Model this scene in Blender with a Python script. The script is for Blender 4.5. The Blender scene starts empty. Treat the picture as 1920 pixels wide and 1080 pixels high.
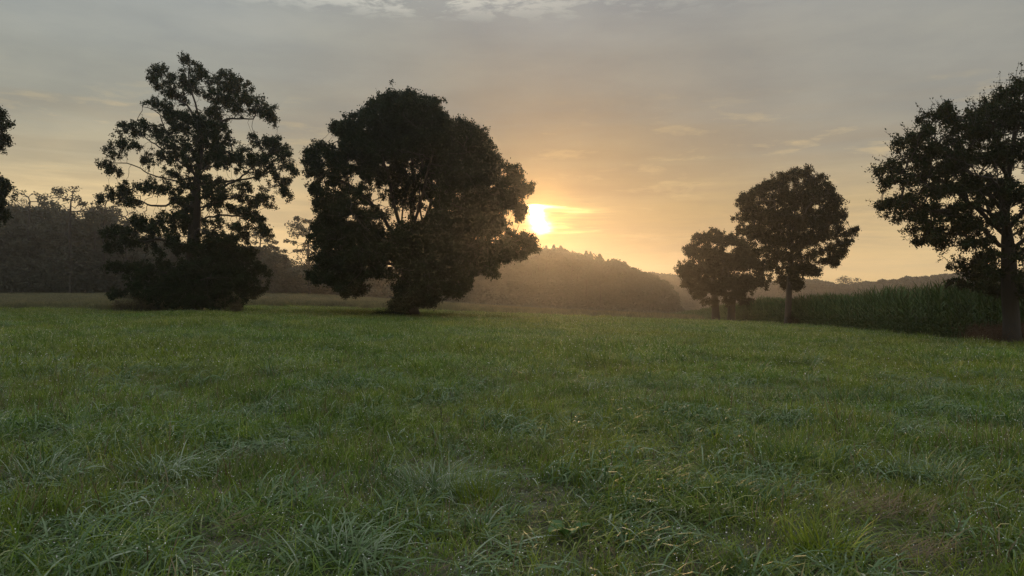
import bpy, math, random
import numpy as np
from mathutils import Vector

R = math.radians
C = bpy.context.scene.collection
SC = bpy.context.scene

# ------------------------------------------------------------------ camera
CAM_Z = 1.6
F = 1493.0            # focal length in photo pixels (1920 wide)
HOR = 545.0           # photo row of the horizon
cd = bpy.data.cameras.new('camera')
cam = bpy.data.objects.new('camera', cd)
C.objects.link(cam)
cam.location = (0, 0, CAM_Z)
cam.rotation_euler = (R(90 + 0.19), 0, 0)
cd.sensor_width = 36
cd.lens = 28.0
cd.clip_start = 0.05
cd.clip_end = 5000
SC.camera = cam

# ------------------------------------------------------------------ light
SUN_AZ = 1.85         # degrees right of +Y
SUN_EL = 5.1
sd = Vector((math.sin(R(SUN_AZ)) * math.cos(R(SUN_EL)), math.cos(R(SUN_AZ)) * math.cos(R(SUN_EL)), math.sin(R(SUN_EL))))
ld = bpy.data.lights.new('sun', 'SUN')
ld.energy = 1.3
ld.angle = R(1.2)
ld.color = (1.0, 0.60, 0.27)
sun = bpy.data.objects.new('sun', ld)
C.objects.link(sun)
sun.rotation_euler = (-sd).to_track_quat('-Z', 'Y').to_euler()
SC.view_settings.view_transform = 'Standard'
SC.view_settings.look = 'None'
SC.view_settings.gamma = 1
SC.view_settings.exposure = 0.0
SC.view_settings.use_curve_mapping = False
cy = SC.cycles
cy.max_bounces = 5
cy.diffuse_bounces = 2
cy.glossy_bounces = 2
cy.transmission_bounces = 3
cy.volume_bounces = 1
cy.transparent_max_bounces = 8
cy.use_denoising = True
cy.denoiser = 'OPENIMAGEDENOISE'
cy.denoising_input_passes = 'RGB_ALBEDO_NORMAL'
cy.denoising_prefilter = 'NONE'
cy.use_adaptive_sampling = False
cy.sample_clamp_indirect = 4
cy.sample_clamp_direct = 0
cy.caustics_reflective = False
cy.caustics_refractive = False
SC.render.use_persistent_data = False


class NT:
    """small helper to write node trees"""
    def __init__(self, tree):
        self.t = tree
        self.n = tree.nodes
        self.n.clear()

    def new(self, typ, **kw):
        n = self.n.new(typ)
        for k, v in kw.items():
            if k.startswith('i_'):
                n.inputs[k[2:].replace('_', ' ')].default_value = v
            else:
                setattr(n, k, v)
        return n

    def link(self, a, b):
        self.t.links.new(a, b)

    def math(self, op, a, b=None, c=None, clamp=False):
        n = self.n.new('ShaderNodeMath')
        n.operation = op
        n.use_clamp = clamp
        for i, v in enumerate((a, b, c)):
            if v is None:
                continue
            if isinstance(v, (int, float)):
                n.inputs[i].default_value = v
            else:
                self.link(v, n.inputs[i])
        return n.outputs[0]

    def ramp(self, fac, stops, interp='LINEAR'):
        n = self.n.new('ShaderNodeValToRGB')
        n.color_ramp.interpolation = interp
        e = n.color_ramp.elements
        while len(e) < len(stops):
            e.new(0.5)
        for el, (p, c) in zip(e, stops):
            el.position = p
            el.color = (*c, 1) if len(c) == 3 else c
        self.link(fac, n.inputs[0])
        return n.outputs[0]

    def mix(self, fac, a, b, blend='MIX'):
        n = self.n.new('ShaderNodeMix')
        n.data_type = 'RGBA'
        n.blend_type = blend
        n.clamp_factor = True
        for sock, v in ((n.inputs[0], fac), (n.inputs[6], a), (n.inputs[7], b)):
            if isinstance(v, (int, float)):
                sock.default_value = v
            elif isinstance(v, tuple):
                sock.default_value = (*v, 1) if len(v) == 3 else v
            else:
                self.link(v, sock)
        return n.outputs[2]


def lin(r, g, b):
    f = lambda c: (c / 255 / 12.92) if c / 255 <= 0.04045 else ((c / 255 + 0.055) / 1.055) ** 2.4
    return (f(r), f(g), f(b))


# ------------------------------------------------------------------ sky
W = bpy.data.worlds.new('World')
SC.world = W
W.use_nodes = True
k = NT(W.node_tree)
out = k.new('ShaderNodeOutputWorld')
bg = k.new('ShaderNodeBackground')
sky = k.new('ShaderNodeTexSky', sky_type='NISHITA', sun_disc=False)
sky.sun_elevation = R(SUN_EL)
sky.sun_rotation = R(SUN_AZ)
sky.air_density = 1.5
sky.dust_density = 3.0
tc = k.new('ShaderNodeTexCoord')
sep = k.new('ShaderNodeSeparateXYZ')
k.link(tc.outputs['Generated'], sep.inputs[0])
zz = sep.outputs[2]
xx = sep.outputs[0]
yy = sep.outputs[1]
# a warped copy of the height, so that the cloud sheets undulate
vn = k.new('ShaderNodeMapping')
vn.inputs['Scale'].default_value = (1.0, 1.0, 4.5)
k.link(tc.outputs['Generated'], vn.inputs[0])
nz = k.new('ShaderNodeTexNoise', i_Scale=3.0, i_Detail=5.0, i_Roughness=0.55)
k.link(vn.outputs[0], nz.inputs['Vector'])
warp = k.math('MULTIPLY', k.math('SUBTRACT', nz.outputs[0], 0.5), 0.10)
zw = k.math('ADD', zz, warp)
# colours of the thin cloud sheet against height (z = sin of elevation)
base = k.ramp(k.math('MULTIPLY', zw, 1.0, clamp=True), [
    (0.000, lin(232, 198, 140)),
    (0.045, lin(226, 196, 143)),
    (0.100, lin(210, 186, 141)),
    (0.145, lin(194, 180, 147)),
    (0.205, lin(168, 168, 156)),
    (0.280, lin(172, 175, 168)),
    (0.340, lin(171, 177, 177)),
    (0.420, lin(185, 190, 197)),
    (0.600, lin(250, 254, 255)),  # overhead sky, out of view, raised to brighten the grass
    (1.000, lin(250, 254, 255)),
])
# left side is paler, right side greyer mauve
az = k.math('DIVIDE', xx, k.math('MAXIMUM', yy, 0.2))
rightw = k.math('MULTIPLY', k.math('SUBTRACT', az, 0.06), 4.0, clamp=True)
greyband = k.math('MULTIPLY', k.math('MULTIPLY', k.math('SUBTRACT', zw, 0.10), 14.0, clamp=True), rightw)
base = k.mix(k.math('MULTIPLY', greyband, 0.5), base, lin(158, 155, 148))
leftw = k.math('MULTIPLY', k.math('MULTIPLY', k.math('SUBTRACT', k.math('MAXIMUM', k.math('SUBTRACT', 0.03, az), k.math('MULTIPLY', k.math('SUBTRACT', az, 0.03), 0.45)), 0.13), 5.0, clamp=True), k.ramp(zz, [(0.10, (1, 1, 1)), (0.20, (0, 0, 0))]))
base = k.mix(leftw, base, k.mix(1.0, base, (1.50, 1.49, 1.47), 'MULTIPLY'))
# flat wide streaks
vm = k.new('ShaderNodeMapping')
vm.inputs['Scale'].default_value = (1.5, 1.5, 22.0)
vm.inputs['Rotation'].default_value = (0, R(4), 0)
k.link(tc.outputs['Generated'], vm.inputs[0])
n1 = k.new('ShaderNodeTexNoise', i_Scale=2.2, i_Detail=8.0, i_Roughness=0.6, i_Distortion=0.4)
k.link(vm.outputs[0], n1.inputs['Vector'])
streak = k.ramp(n1.outputs[0], [(0.38, (0, 0, 0)), (0.62, (1, 1, 1))], 'EASE')
lowband = k.ramp(zz, [(0.0, (0, 0, 0)), (0.05, (1, 1, 1)), (0.17, (1, 1, 1)), (0.25, (0, 0, 0))])
base = k.mix(k.math('MULTIPLY', k.math('MULTIPLY', k.math('SUBTRACT', 1.0, streak), lowband), 0.38), base, lin(172, 158, 136))
# small puffy pale flecks
vm3 = k.new('ShaderNodeMapping')
vm3.inputs['Scale'].default_value = (5.0, 5.0, 26.0)
k.link(tc.outputs['Generated'], vm3.inputs[0])
n3 = k.new('ShaderNodeTexNoise', i_Scale=2.6, i_Detail=7.0, i_Roughness=0.6, i_Distortion=0.2)
k.link(vm3.outputs[0], n3.inputs['Vector'])
fl = k.ramp(n3.outputs[0], [(0.56, (0, 0, 0)), (0.70, (1, 1, 1))])
base = k.mix(k.math('MULTIPLY', k.math('MULTIPLY', fl, lowband), 0.5), base, lin(240, 212, 160))
# soft mottling of the higher sheet
vm2 = k.new('ShaderNodeMapping')
vm2.inputs['Scale'].default_value = (2.5, 2.5, 9.0)
k.link(tc.outputs['Generated'], vm2.inputs[0])
n2 = k.new('ShaderNodeTexNoise', i_Scale=2.5, i_Detail=7.0, i_Roughness=0.55)
k.link(vm2.outputs[0], n2.inputs['Vector'])
mot = k.ramp(n2.outputs[0], [(0.35, (0.90, 0.915, 0.94)), (0.65, (1.08, 1.07, 1.05))])
base = k.mix(1.0, base, mot, 'MULTIPLY')
# bright breaks high up
n4 = k.new('ShaderNodeTexNoise', i_Scale=7.5, i_Detail=9.0, i_Roughness=0.62, i_Distortion=0.3)
k.link(vm2.outputs[0], n4.inputs['Vector'])
brk = k.ramp(n4.outputs[0], [(0.46, (0, 0, 0)), (0.55, (1, 1, 1))])
high = k.ramp(zz, [(0.318, (0, 0, 0)), (0.338, (1, 1, 1)), (0.40, (1, 1, 1)), (0.50, (0.0, 0.0, 0.0))])
azc = k.math('MULTIPLY', k.math('ADD', az, 0.11), 4.2)
azw = k.math('POWER', 2.718, k.math('MULTIPLY', k.math('MULTIPLY', azc, azc), -1.0))
base = k.mix(k.math('MULTIPLY', k.math('MULTIPLY', brk, high), k.math('MULTIPLY_ADD', azw, 0.75, 0.1)), base, lin(226, 226, 214))
# glow round the sun behind the thin cloud
dot = k.new('ShaderNodeVectorMath', operation='DOT_PRODUCT')   # sky colour is darkened round the sun to offset the haze glow
k.link(tc.outputs['Generated'], dot.inputs[0])
dot.inputs[1].default_value = sd
ang = k.math('ARCCOSINE', k.math('MINIMUM', dot.outputs['Value'], 1.0))


def gauss(a, sig):
    q = k.math('DIVIDE', a, sig)
    return k.math('POWER', 2.718, k.math('MULTIPLY', k.math('MULTIPLY', q, q), -1.0))


def scaled(col, fac):
    n = k.n.new('ShaderNodeVectorMath')
    n.operation = 'SCALE'
    n.inputs[0].default_value = col
    k.link(fac, n.inputs['Scale'])
    return n.outputs[0]


def addv(a, b):
    n = k.n.new('ShaderNodeVectorMath')
    n.operation = 'ADD'
    k.link(a, n.inputs[0])
    k.link(b, n.inputs[1])
    return n.outputs[0]


base = k.mix(k.math('MULTIPLY', gauss(ang, R(14)), 0.95), base, k.mix(1.0, base, (0.46, 0.48, 0.54), 'MULTIPLY'))
glow = addv(scaled((0.03, 0.015, 0.0), gauss(ang, R(5))), scaled((0.03, 0.012, 0.0), gauss(ang, R(16))))
glow = addv(glow, scaled((0.75, 0.30, 0.04), gauss(ang, R(2.2))))
# the sun's own patch, torn by flat cloud bars
vm5 = k.new('ShaderNodeMapping')
vm5.inputs['Scale'].default_value = (6.0, 6.0, 95.0)
k.link(tc.outputs['Generated'], vm5.inputs[0])
n5 = k.new('ShaderNodeTexNoise', i_Scale=2.0, i_Detail=4.0, i_Distortion=0.3)
k.link(vm5.outputs[0], n5.inputs['Vector'])
bars = k.ramp(n5.outputs[0], [(0.44, (0.0, 0.0, 0.0)), (0.56, (1, 1, 1))])
su = k.math('SUBTRACT', az, math.tan(R(SUN_AZ)))
sv = k.math('SUBTRACT', k.math('DIVIDE', zz, k.math('MAXIMUM', yy, 0.2)), math.tan(R(SUN_EL)))
sv = k.math('ADD', sv, k.math('MULTIPLY', k.math('SUBTRACT', n5.outputs[0], 0.5), 0.022))


def ell(cu, cv, ru, rv, sharp=1.0):
    a = k.math('POWER', k.math('DIVIDE', k.math('ABSOLUTE', k.math('SUBTRACT', su, cu)), ru), 2.0)
    b = k.math('POWER', k.math('DIVIDE', k.math('ABSOLUTE', k.math('SUBTRACT', sv, cv)), rv), 2.0)
    return k.math('POWER', 2.718, k.math('MULTIPLY', k.math('POWER', k.math('ADD', a, b), sharp), -1.0))


n6 = k.new('ShaderNodeTexNoise', i_Scale=60.0, i_Detail=3.0)
k.link(tc.outputs['Generated'], n6.inputs['Vector'])
su = k.math('ADD', su, k.math('MULTIPLY', k.math('SUBTRACT', n6.outputs[0], 0.5), 0.018))
glow = addv(glow, scaled((7.0, 5.2, 2.6), ell(0.001, -0.002, 0.0105, 0.0115, 1.2)))
glow = addv(glow, scaled((5.0, 3.6, 1.8), ell(0.007, -0.008, 0.0085, 0.0060, 1.2)))
glow = addv(glow, scaled((5.0, 3.6, 1.8), ell(-0.006, 0.013, 0.010, 0.0045, 1.2)))
glow = addv(glow, scaled((3.0, 2.1, 0.9), ell(0.006, 0.0155, 0.020, 0.0030, 1.3)))
glow = addv(glow, scaled((1.0, 0.6, 0.18), k.math('MULTIPLY', ell(0.035, 0.0125, 0.035, 0.0030), 1.0)))
glow = addv(glow, scaled((0.8, 0.45, 0.12), ell(0.018, -0.008, 0.022, 0.0022)))
glow = addv(glow, scaled((0.6, 0.35, 0.10), ell(0.040, -0.0155, 0.032, 0.0016)))
# wide lit bars beside the sun
dx = k.math('SUBTRACT', az, math.tan(R(SUN_AZ)) + 0.020)
dz = k.math('SUBTRACT', zz, math.sin(R(SUN_EL)) + 0.002)
el1 = k.math('POWER', 2.718, k.math('MULTIPLY', k.math('ADD', k.math('POWER', k.math('DIVIDE', k.math('ABSOLUTE', dx), 0.045), 2.0),
            k.math('POWER', k.math('DIVIDE', k.math('ABSOLUTE', dz), 0.018), 2.0)), -1.0))
glow = addv(glow, scaled((0.35, 0.18, 0.04), k.math('MULTIPLY', el1, bars)))
# keep the glow above the horizon
skyadd = k.new('ShaderNodeVectorMath', operation='SCALE')
k.link(sky.outputs[0], skyadd.inputs[0])
skyadd.inputs['Scale'].default_value = 0.10 * 0.04 / 0.9   # seen through the cloud sheet
tot = addv(scaled_base := k.mix(k.ramp(zz, [(0.36, (0, 0, 0)), (0.7, (1, 1, 1))]), k.mix(1.0, base, (0.92, 0.92, 0.92), 'MULTIPLY'), (1.25, 1.28, 1.32)), glow)  # unseen upper sky made brighter still to light the meadow
tot = addv(tot, skyadd.outputs[0])
k.link(tot, bg.inputs[0])
bg.inputs[1].default_value = 0.9
k.link(bg.outputs[0], out.inputs[0])
W.cycles.sampling_method = 'MANUAL'
W.cycles.sample_map_resolution = 2048

# ------------------------------------------------------------------ helpers
rng = np.random.default_rng(11)
random.seed(5)


def PX(px, py, d):
    """real position of a thing seen at a photo pixel, standing d metres away"""
    return np.array([(px - 960) / F * d, d, CAM_Z + (HOR - py) / F * d])


def sp(v, w):
    v = np.asarray(v, float)
    return w * np.logaddexp(0, v / w)


def sstep(a, b, v):
    t = np.clip((v - a) / (b - a), 0, 1)
    return t * t * (3 - 2 * t)


def H(x, y):
    """height of the land"""
    x = np.asarray(x, float)
    y = np.asarray(y, float)
    xe = 33 - sp(33 - x, 6)
    yc = np.maximum(y, 0)
    z1 = -0.00053 * sp(xe + 15, 5) * yc
    t = sstep(0.08, 0.30, -x / np.maximum(yc, 20))
    z2 = -0.012 * sp(yc - 80, 6)
    z3 = 0.0075 * sp(yc - 62, 4)
    z = z1 * (1 - t * sstep(50, 90, yc)) + z2 * (1 - t) + z3 * t
    z = z + 0.055 * (sp(yc - 330, 20) - sp(yc - 480, 20)) * (1 - t) - 0.0075 * sp(yc - 200, 10) * t
    z = z + 0.035 * np.sin(x * 0.43 + 1.1) * np.sin(y * 0.31 + 0.4) + 0.02 * np.sin(x * 1.3 + y * 0.9)
    return z


def tag(o, label=None, cat=None, group=None, kind=None):
    if label: o['label'] = label
    if cat: o['category'] = cat
    if group: o['group'] = group
    if kind: o['kind'] = kind
    return o


def empty(name, loc=(0, 0, 0)):
    o = bpy.data.objects.new(name, None)
    C.objects.link(o)
    o.location = loc
    o.empty_display_size = 0.3
    return o


def mesh_of(name, co, faces, mats, tint=None, mat_idx=None, smooth=False):
    """co (n,3); faces (m,4) or (m,3) index arrays"""
    me = bpy.data.meshes.new(name)
    co = np.ascontiguousarray(co, np.float32)
    faces = np.ascontiguousarray(faces, np.int32)
    m, kk = faces.shape
    me.vertices.add(len(co))
    me.vertices.foreach_set('co', co.ravel())
    me.loops.add(m * kk)
    me.loops.foreach_set('vertex_index', faces.ravel())
    me.polygons.add(m)
    me.polygons.foreach_set('loop_start', np.arange(0, m * kk, kk, dtype=np.int32))
    if mat_idx is not None:
        me.polygons.foreach_set('material_index', np.ascontiguousarray(mat_idx, np.int32))
    me.update(calc_edges=True)
    me.polygons.foreach_set('use_smooth', np.full(m, smooth))
    if tint is not None:
        a = me.attributes.new('tint', 'FLOAT', 'POINT')
        a.data.foreach_set('value', np.ascontiguousarray(tint, np.float32))
    for mt in mats:
        me.materials.append(mt)
    return me


def obj(name, me, parent=None, loc=(0, 0, 0)):
    o = bpy.data.objects.new(name, me)
    C.objects.link(o)
    o.location = loc
    if parent is not None:
        o.parent = parent
    return o


class Geo:
    """collects vertex/quad arrays"""
    def __init__(self):
        self.c, self.f, self.t, self.m, self.n = [], [], [], [], 0

    def add(self, co, fa, tint=0.5, mat=0):
        self.c.append(co)
        self.f.append(fa + self.n)
        self.t.append(np.broadcast_to(np.asarray(tint, float), (len(co),)))
        self.m.append(np.full(len(fa), mat))
        self.n += len(co)

    def mesh(self, name, mats, smooth=False):
        return mesh_of(name, np.concatenate(self.c), np.concatenate(self.f), mats, np.concatenate(self.t), np.concatenate(self.m), smooth)


# ------------------------------------------------------------------ materials
def new_mat(name):
    m = bpy.data.materials.new(name)
    m.use_nodes = True
    return m, NT(m.node_tree)


def leafy(name, c0, c1, rough=0.5, trans=0.3, spec=0.4, tcol=None, patch=None, pale=None):
    """foliage: per-leaf colour between c0 and c1 by the tint attribute, light passes through"""
    m, k = new_mat(name)
    out = k.new('ShaderNodeOutputMaterial')
    at = k.new('ShaderNodeAttribute', attribute_name='tint')
    col = k.mix(at.outputs['Fac'], c0, c1)
    if pale:          # the palest blades: dew-coated or seeding
        col = k.mix(k.math('MULTIPLY', k.math('SUBTRACT', at.outputs['Fac'], 0.90), 12.0, clamp=True), col, pale)
    if patch:
        g = k.new('ShaderNodeNewGeometry')
        n = k.new('ShaderNodeTexNoise', i_Scale=patch[0], i_Detail=3.0)
        k.link(g.outputs['Position'], n.inputs['Vector'])
        f = k.ramp(n.outputs[0], [(0.35, (0, 0, 0)), (0.65, (1, 1, 1))])
        col = k.mix(k.math('MULTIPLY', f, patch[2]), col, patch[1])
        n2 = k.new('ShaderNodeTexNoise', i_Scale=patch[0] * 4.3, i_Detail=3.0)
        k.link(g.outputs['Position'], n2.inputs['Vector'])
        v = k.ramp(n2.outputs[0], [(0.3, (0.70, 0.74, 0.78)), (0.7, (1.28, 1.22, 1.12))])
        col = k.mix(1.0, col, v, 'MULTIPLY')
        n3 = k.new('ShaderNodeTexNoise', i_Scale=patch[0] * 34.0, i_Detail=3.0)
        k.link(g.outputs['Position'], n3.inputs['Vector'])
        v3 = k.ramp(n3.outputs[0], [(0.34, (0.55, 0.60, 0.62)), (0.66, (1.50, 1.42, 1.35))])
        col = k.mix(0.9, col, v3, 'MULTIPLY')
    p = k.new('ShaderNodeBsdfPrincipled')
    p.inputs['Roughness'].default_value = rough
    p.inputs['Specular IOR Level'].default_value = spec
    k.link(col, p.inputs['Base Color'])
    t = k.new('ShaderNodeBsdfTranslucent')
    if tcol:
        k.link(k.mix(1.0, col, tcol, 'MULTIPLY'), t.inputs[0])
    else:
        k.link(col, t.inputs[0])
    mx = k.new('ShaderNodeMixShader')
    mx.inputs[0].default_value = trans
    k.link(p.outputs[0], mx.inputs[1])
    k.link(t.outputs[0], mx.inputs[2])
    k.link(mx.outputs[0], out.inputs[0])
    return m


def bark(name, c0, c1):
    m, k = new_mat(name)
    out = k.new('ShaderNodeOutputMaterial')
    g = k.new('ShaderNodeNewGeometry')
    mp = k.new('ShaderNodeMapping')
    mp.inputs['Scale'].default_value = (1, 1, 0.25)
    k.link(g.outputs['Position'], mp.inputs[0])
    n = k.new('ShaderNodeTexNoise', i_Scale=14.0, i_Detail=6.0, i_Roughness=0.7)
    k.link(mp.outputs[0], n.inputs['Vector'])
    p = k.new('ShaderNodeBsdfPrincipled')
    p.inputs['Roughness'].default_value = 0.9
    k.link(k.mix(n.outputs[0], c0, c1), p.inputs['Base Color'])
    b = k.new('ShaderNodeBump', i_Strength=0.7, i_Distance=0.05)
    k.link(n.outputs[0], b.inputs['Height'])
    k.link(b.outputs[0], p.inputs['Normal'])
    k.link(p.outputs[0], out.inputs[0])
    return m


M = {}
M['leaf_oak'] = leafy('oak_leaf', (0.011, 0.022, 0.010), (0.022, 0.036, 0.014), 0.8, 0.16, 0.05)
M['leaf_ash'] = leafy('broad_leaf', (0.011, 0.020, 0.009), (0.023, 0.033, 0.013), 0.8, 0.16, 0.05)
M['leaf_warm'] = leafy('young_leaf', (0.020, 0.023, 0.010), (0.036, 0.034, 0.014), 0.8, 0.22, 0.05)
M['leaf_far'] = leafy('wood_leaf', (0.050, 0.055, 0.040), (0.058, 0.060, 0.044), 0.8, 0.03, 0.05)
M['leaf_shrub'] = leafy('shrub_leaf', (0.045, 0.045, 0.022), (0.085, 0.072, 0.036), 0.6, 0.25)
M['bark'] = bark('bark', (0.012, 0.011, 0.009), (0.036, 0.032, 0.026))
M['bark_pale'] = bark('pale_bark', (0.022, 0.019, 0.015), (0.065, 0.055, 0.042))
M['grass'] = leafy('grass_blade', (0.125, 0.185, 0.026), (0.036, 0.105, 0.022), 0.5, 0.38, 0.14, (1.2, 1.25, 0.6), (0.16, (0.150, 0.155, 0.028), 0.5), (0.215, 0.250, 0.150))
M['grass_dry'] = leafy('dry_blade', (0.085, 0.058, 0.030), (0.17, 0.130, 0.075), 0.6, 0.25, 0.3)
M['grass_blue'] = leafy('tussock_blade', (0.045, 0.100, 0.024), (0.110, 0.165, 0.075), 0.5, 0.30, 0.28, None, None, (0.20, 0.25, 0.17))
M['tall'] = leafy('seeding_grass_blade', (0.080, 0.085, 0.040), (0.15, 0.125, 0.070), 0.6, 0.3, 0.3, None, (0.05, (0.075, 0.09, 0.035), 0.7))
M['maize'] = leafy('maize_leaf', (0.018, 0.042, 0.012), (0.060, 0.104, 0.030), 0.6, 0.2, 0.12)
M['tassel'] = leafy('maize_tassel', (0.09, 0.08, 0.04), (0.12, 0.10, 0.05), 0.7, 0.2, 0.2)
M['rust'] = leafy('rusty_stalk', (0.060, 0.034, 0.022), (0.085, 0.055, 0.032), 0.7, 0.2, 0.2)
M['dock'] = leafy('dock_leaf', (0.035, 0.085, 0.018), (0.055, 0.12, 0.030), 0.6, 0.35, 0.3)

m, k = new_mat('dew')
out_ = k.new('ShaderNodeOutputMaterial')
g_ = k.new('ShaderNodeBsdfPrincipled')
g_.inputs['Base Color'].default_value = (1, 1, 1, 1)  # opaque white puts the sparkle of clear drops into their colour
g_.inputs['Transmission Weight'].default_value = 0.35
g_.inputs['Roughness'].default_value = 0.15
g_.inputs['IOR'].default_value = 1.33
k.link(g_.outputs[0], out_.inputs[0])
M['dew'] = m

# ground: dark thatch and soil between the blades, worn meadow further off
m, k = new_mat('meadow_soil')
out_ = k.new('ShaderNodeOutputMaterial')
g = k.new('ShaderNodeNewGeometry')
na = k.new('ShaderNodeTexNoise', i_Scale=0.14, i_Detail=6.0, i_Roughness=0.6)
nb = k.new('ShaderNodeTexNoise', i_Scale=9.0, i_Detail=5.0, i_Roughness=0.7)
for n in (na, nb):
    k.link(g.outputs['Position'], n.inputs['Vector'])
sepg = k.new('ShaderNodeSeparateXYZ')
k.link(g.outputs['Position'], sepg.inputs[0])
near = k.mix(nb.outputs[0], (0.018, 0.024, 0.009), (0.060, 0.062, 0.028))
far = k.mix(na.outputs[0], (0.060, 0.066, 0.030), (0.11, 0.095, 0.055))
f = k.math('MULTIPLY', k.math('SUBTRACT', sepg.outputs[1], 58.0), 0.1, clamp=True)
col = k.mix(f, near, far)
p = k.new('ShaderNodeBsdfPrincipled')
p.inputs['Roughness'].default_value = 0.9
k.link(col, p.inputs['Base Color'])
b = k.new('ShaderNodeBump', i_Strength=0.8, i_Distance=0.06)
k.link(nb.outputs[0], b.inputs['Height'])
k.link(b.outputs[0], p.inputs['Normal'])
k.link(p.outputs[0], out_.inputs[0])
M['soil'] = m

# ------------------------------------------------------------------ ground
def axis(lo, hi, near, k_=1.06, step=0.6):
    v = [0.0]
    s = step
    while v[-1] < hi:
        v.append(v[-1] + s)
        if v[-1] > near:
            s *= k_
    w = [0.0]
    s = step
    while w[-1] > lo:
        w.append(w[-1] - s)
        if w[-1] < -near:
            s *= k_
    return np.array(sorted(set(w + v)))


GX = axis(-600, 600, 30)
GY = axis(-60, 640, 70)
gx, gy = np.meshgrid(GX, GY)
gz = H(gx, gy)
co = np.stack([gx, gy, gz], -1).reshape(-1, 3)
nx, ny = len(GX), len(GY)
ii = (np.arange(ny - 1)[:, None] * nx + np.arange(nx - 1)[None, :]).ravel()
fa = np.stack([ii, ii + 1, ii + 1 + nx, ii + nx], -1)
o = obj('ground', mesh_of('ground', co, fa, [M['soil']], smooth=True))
tag(o, kind='structure')


# ------------------------------------------------------------------ foliage shapes
def leaves(cen, size, tint, up=0.5, ratio=0.55, r=rng):
    """one pointed quad leaf at each centre"""
    n = len(cen)
    d = r.normal(size=(n, 3))
    d /= np.linalg.norm(d, axis=1)[:, None]
    nrm = r.normal(size=(n, 3))
    nrm[:, 2] += up * 2
    s = np.cross(d, nrm)
    s /= np.linalg.norm(s, axis=1)[:, None] + 1e-9
    size = np.broadcast_to(size, (n,))[:, None]
    a = cen - d * size * 0.5
    b = cen + s * size * ratio * 0.5 - d * size * 0.05
    c = cen + d * size * 0.5
    e = cen - s * size * ratio * 0.5 - d * size * 0.05
    co = np.stack([a, b, c, e], 1).reshape(-1, 3)
    fa = np.arange(n * 4).reshape(-1, 4)
    return co, fa, np.repeat(np.broadcast_to(tint, (n,)), 4)


def sample_blob(c, rad, n, r=rng, shell=0.45):
    d = r.normal(size=(n, 3))
    d /= np.linalg.norm(d, axis=1)[:, None]
    q = r.random(n) ** shell
    return c + d * q[:, None] * rad


def colonise(nodes, parents, att, step, kill, reach, r, wob=0.25, iters=140):
    """grow a branch skeleton towards attraction points (space colonisation)"""
    P = [np.array(p, float) for p in nodes]
    par = list(parents)
    alive = np.ones(len(att), bool)
    arr = np.array(P)
    dist = np.full(len(att), 1e9)
    near = np.zeros(len(att), int)
    new0 = 0
    for it in range(iters):
        newp = np.array(P[new0:])
        if len(newp) == 0:
            break
        for s in range(0, len(newp), 400):
            blk = newp[s:s + 400]
            dd = np.linalg.norm(att[:, None, :] - blk[None], axis=2)
            j = dd.argmin(1)
            dm = dd[np.arange(len(att)), j]
            better = dm < dist
            dist[better] = dm[better]
            near[better] = new0 + s + j[better]
        alive &= dist > kill
        idx = np.nonzero(alive & (dist < reach))[0]
        if len(idx) == 0:
            break
        new0 = len(P)
        acc = {}
        arr = np.array(P)
        dirs = att[idx] - arr[near[idx]]
        dirs /= np.linalg.norm(dirs, axis=1)[:, None]
        nn = near[idx]
        uq, inv = np.unique(nn, return_inverse=True)
        sm = np.zeros((len(uq), 3))
        np.add.at(sm, inv, dirs)
        for u, v in zip(uq, sm):
            v = v / (np.linalg.norm(v) + 1e-9) + r.normal(size=3) * wob
            v /= np.linalg.norm(v) + 1e-9
            P.append(arr[u] + v * step)
            par.append(int(u))
    return np.array(P), np.array(par)


def pipe(P, par, tip, expo=2.3):
    n = len(P)
    acc = np.zeros(n)
    kids = np.zeros(n, int)
    for i in range(n):
        if par[i] >= 0:
            kids[par[i]] += 1
    acc[kids == 0] = tip ** expo
    order = sorted(range(n), key=lambda i: -depth_of[i]) if False else range(n - 1, -1, -1)
    for i in order:
        if acc[i] == 0:
            acc[i] = tip ** expo
        if par[i] >= 0:
            acc[par[i]] += acc[i]
    return acc ** (1 / expo), kids


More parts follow.
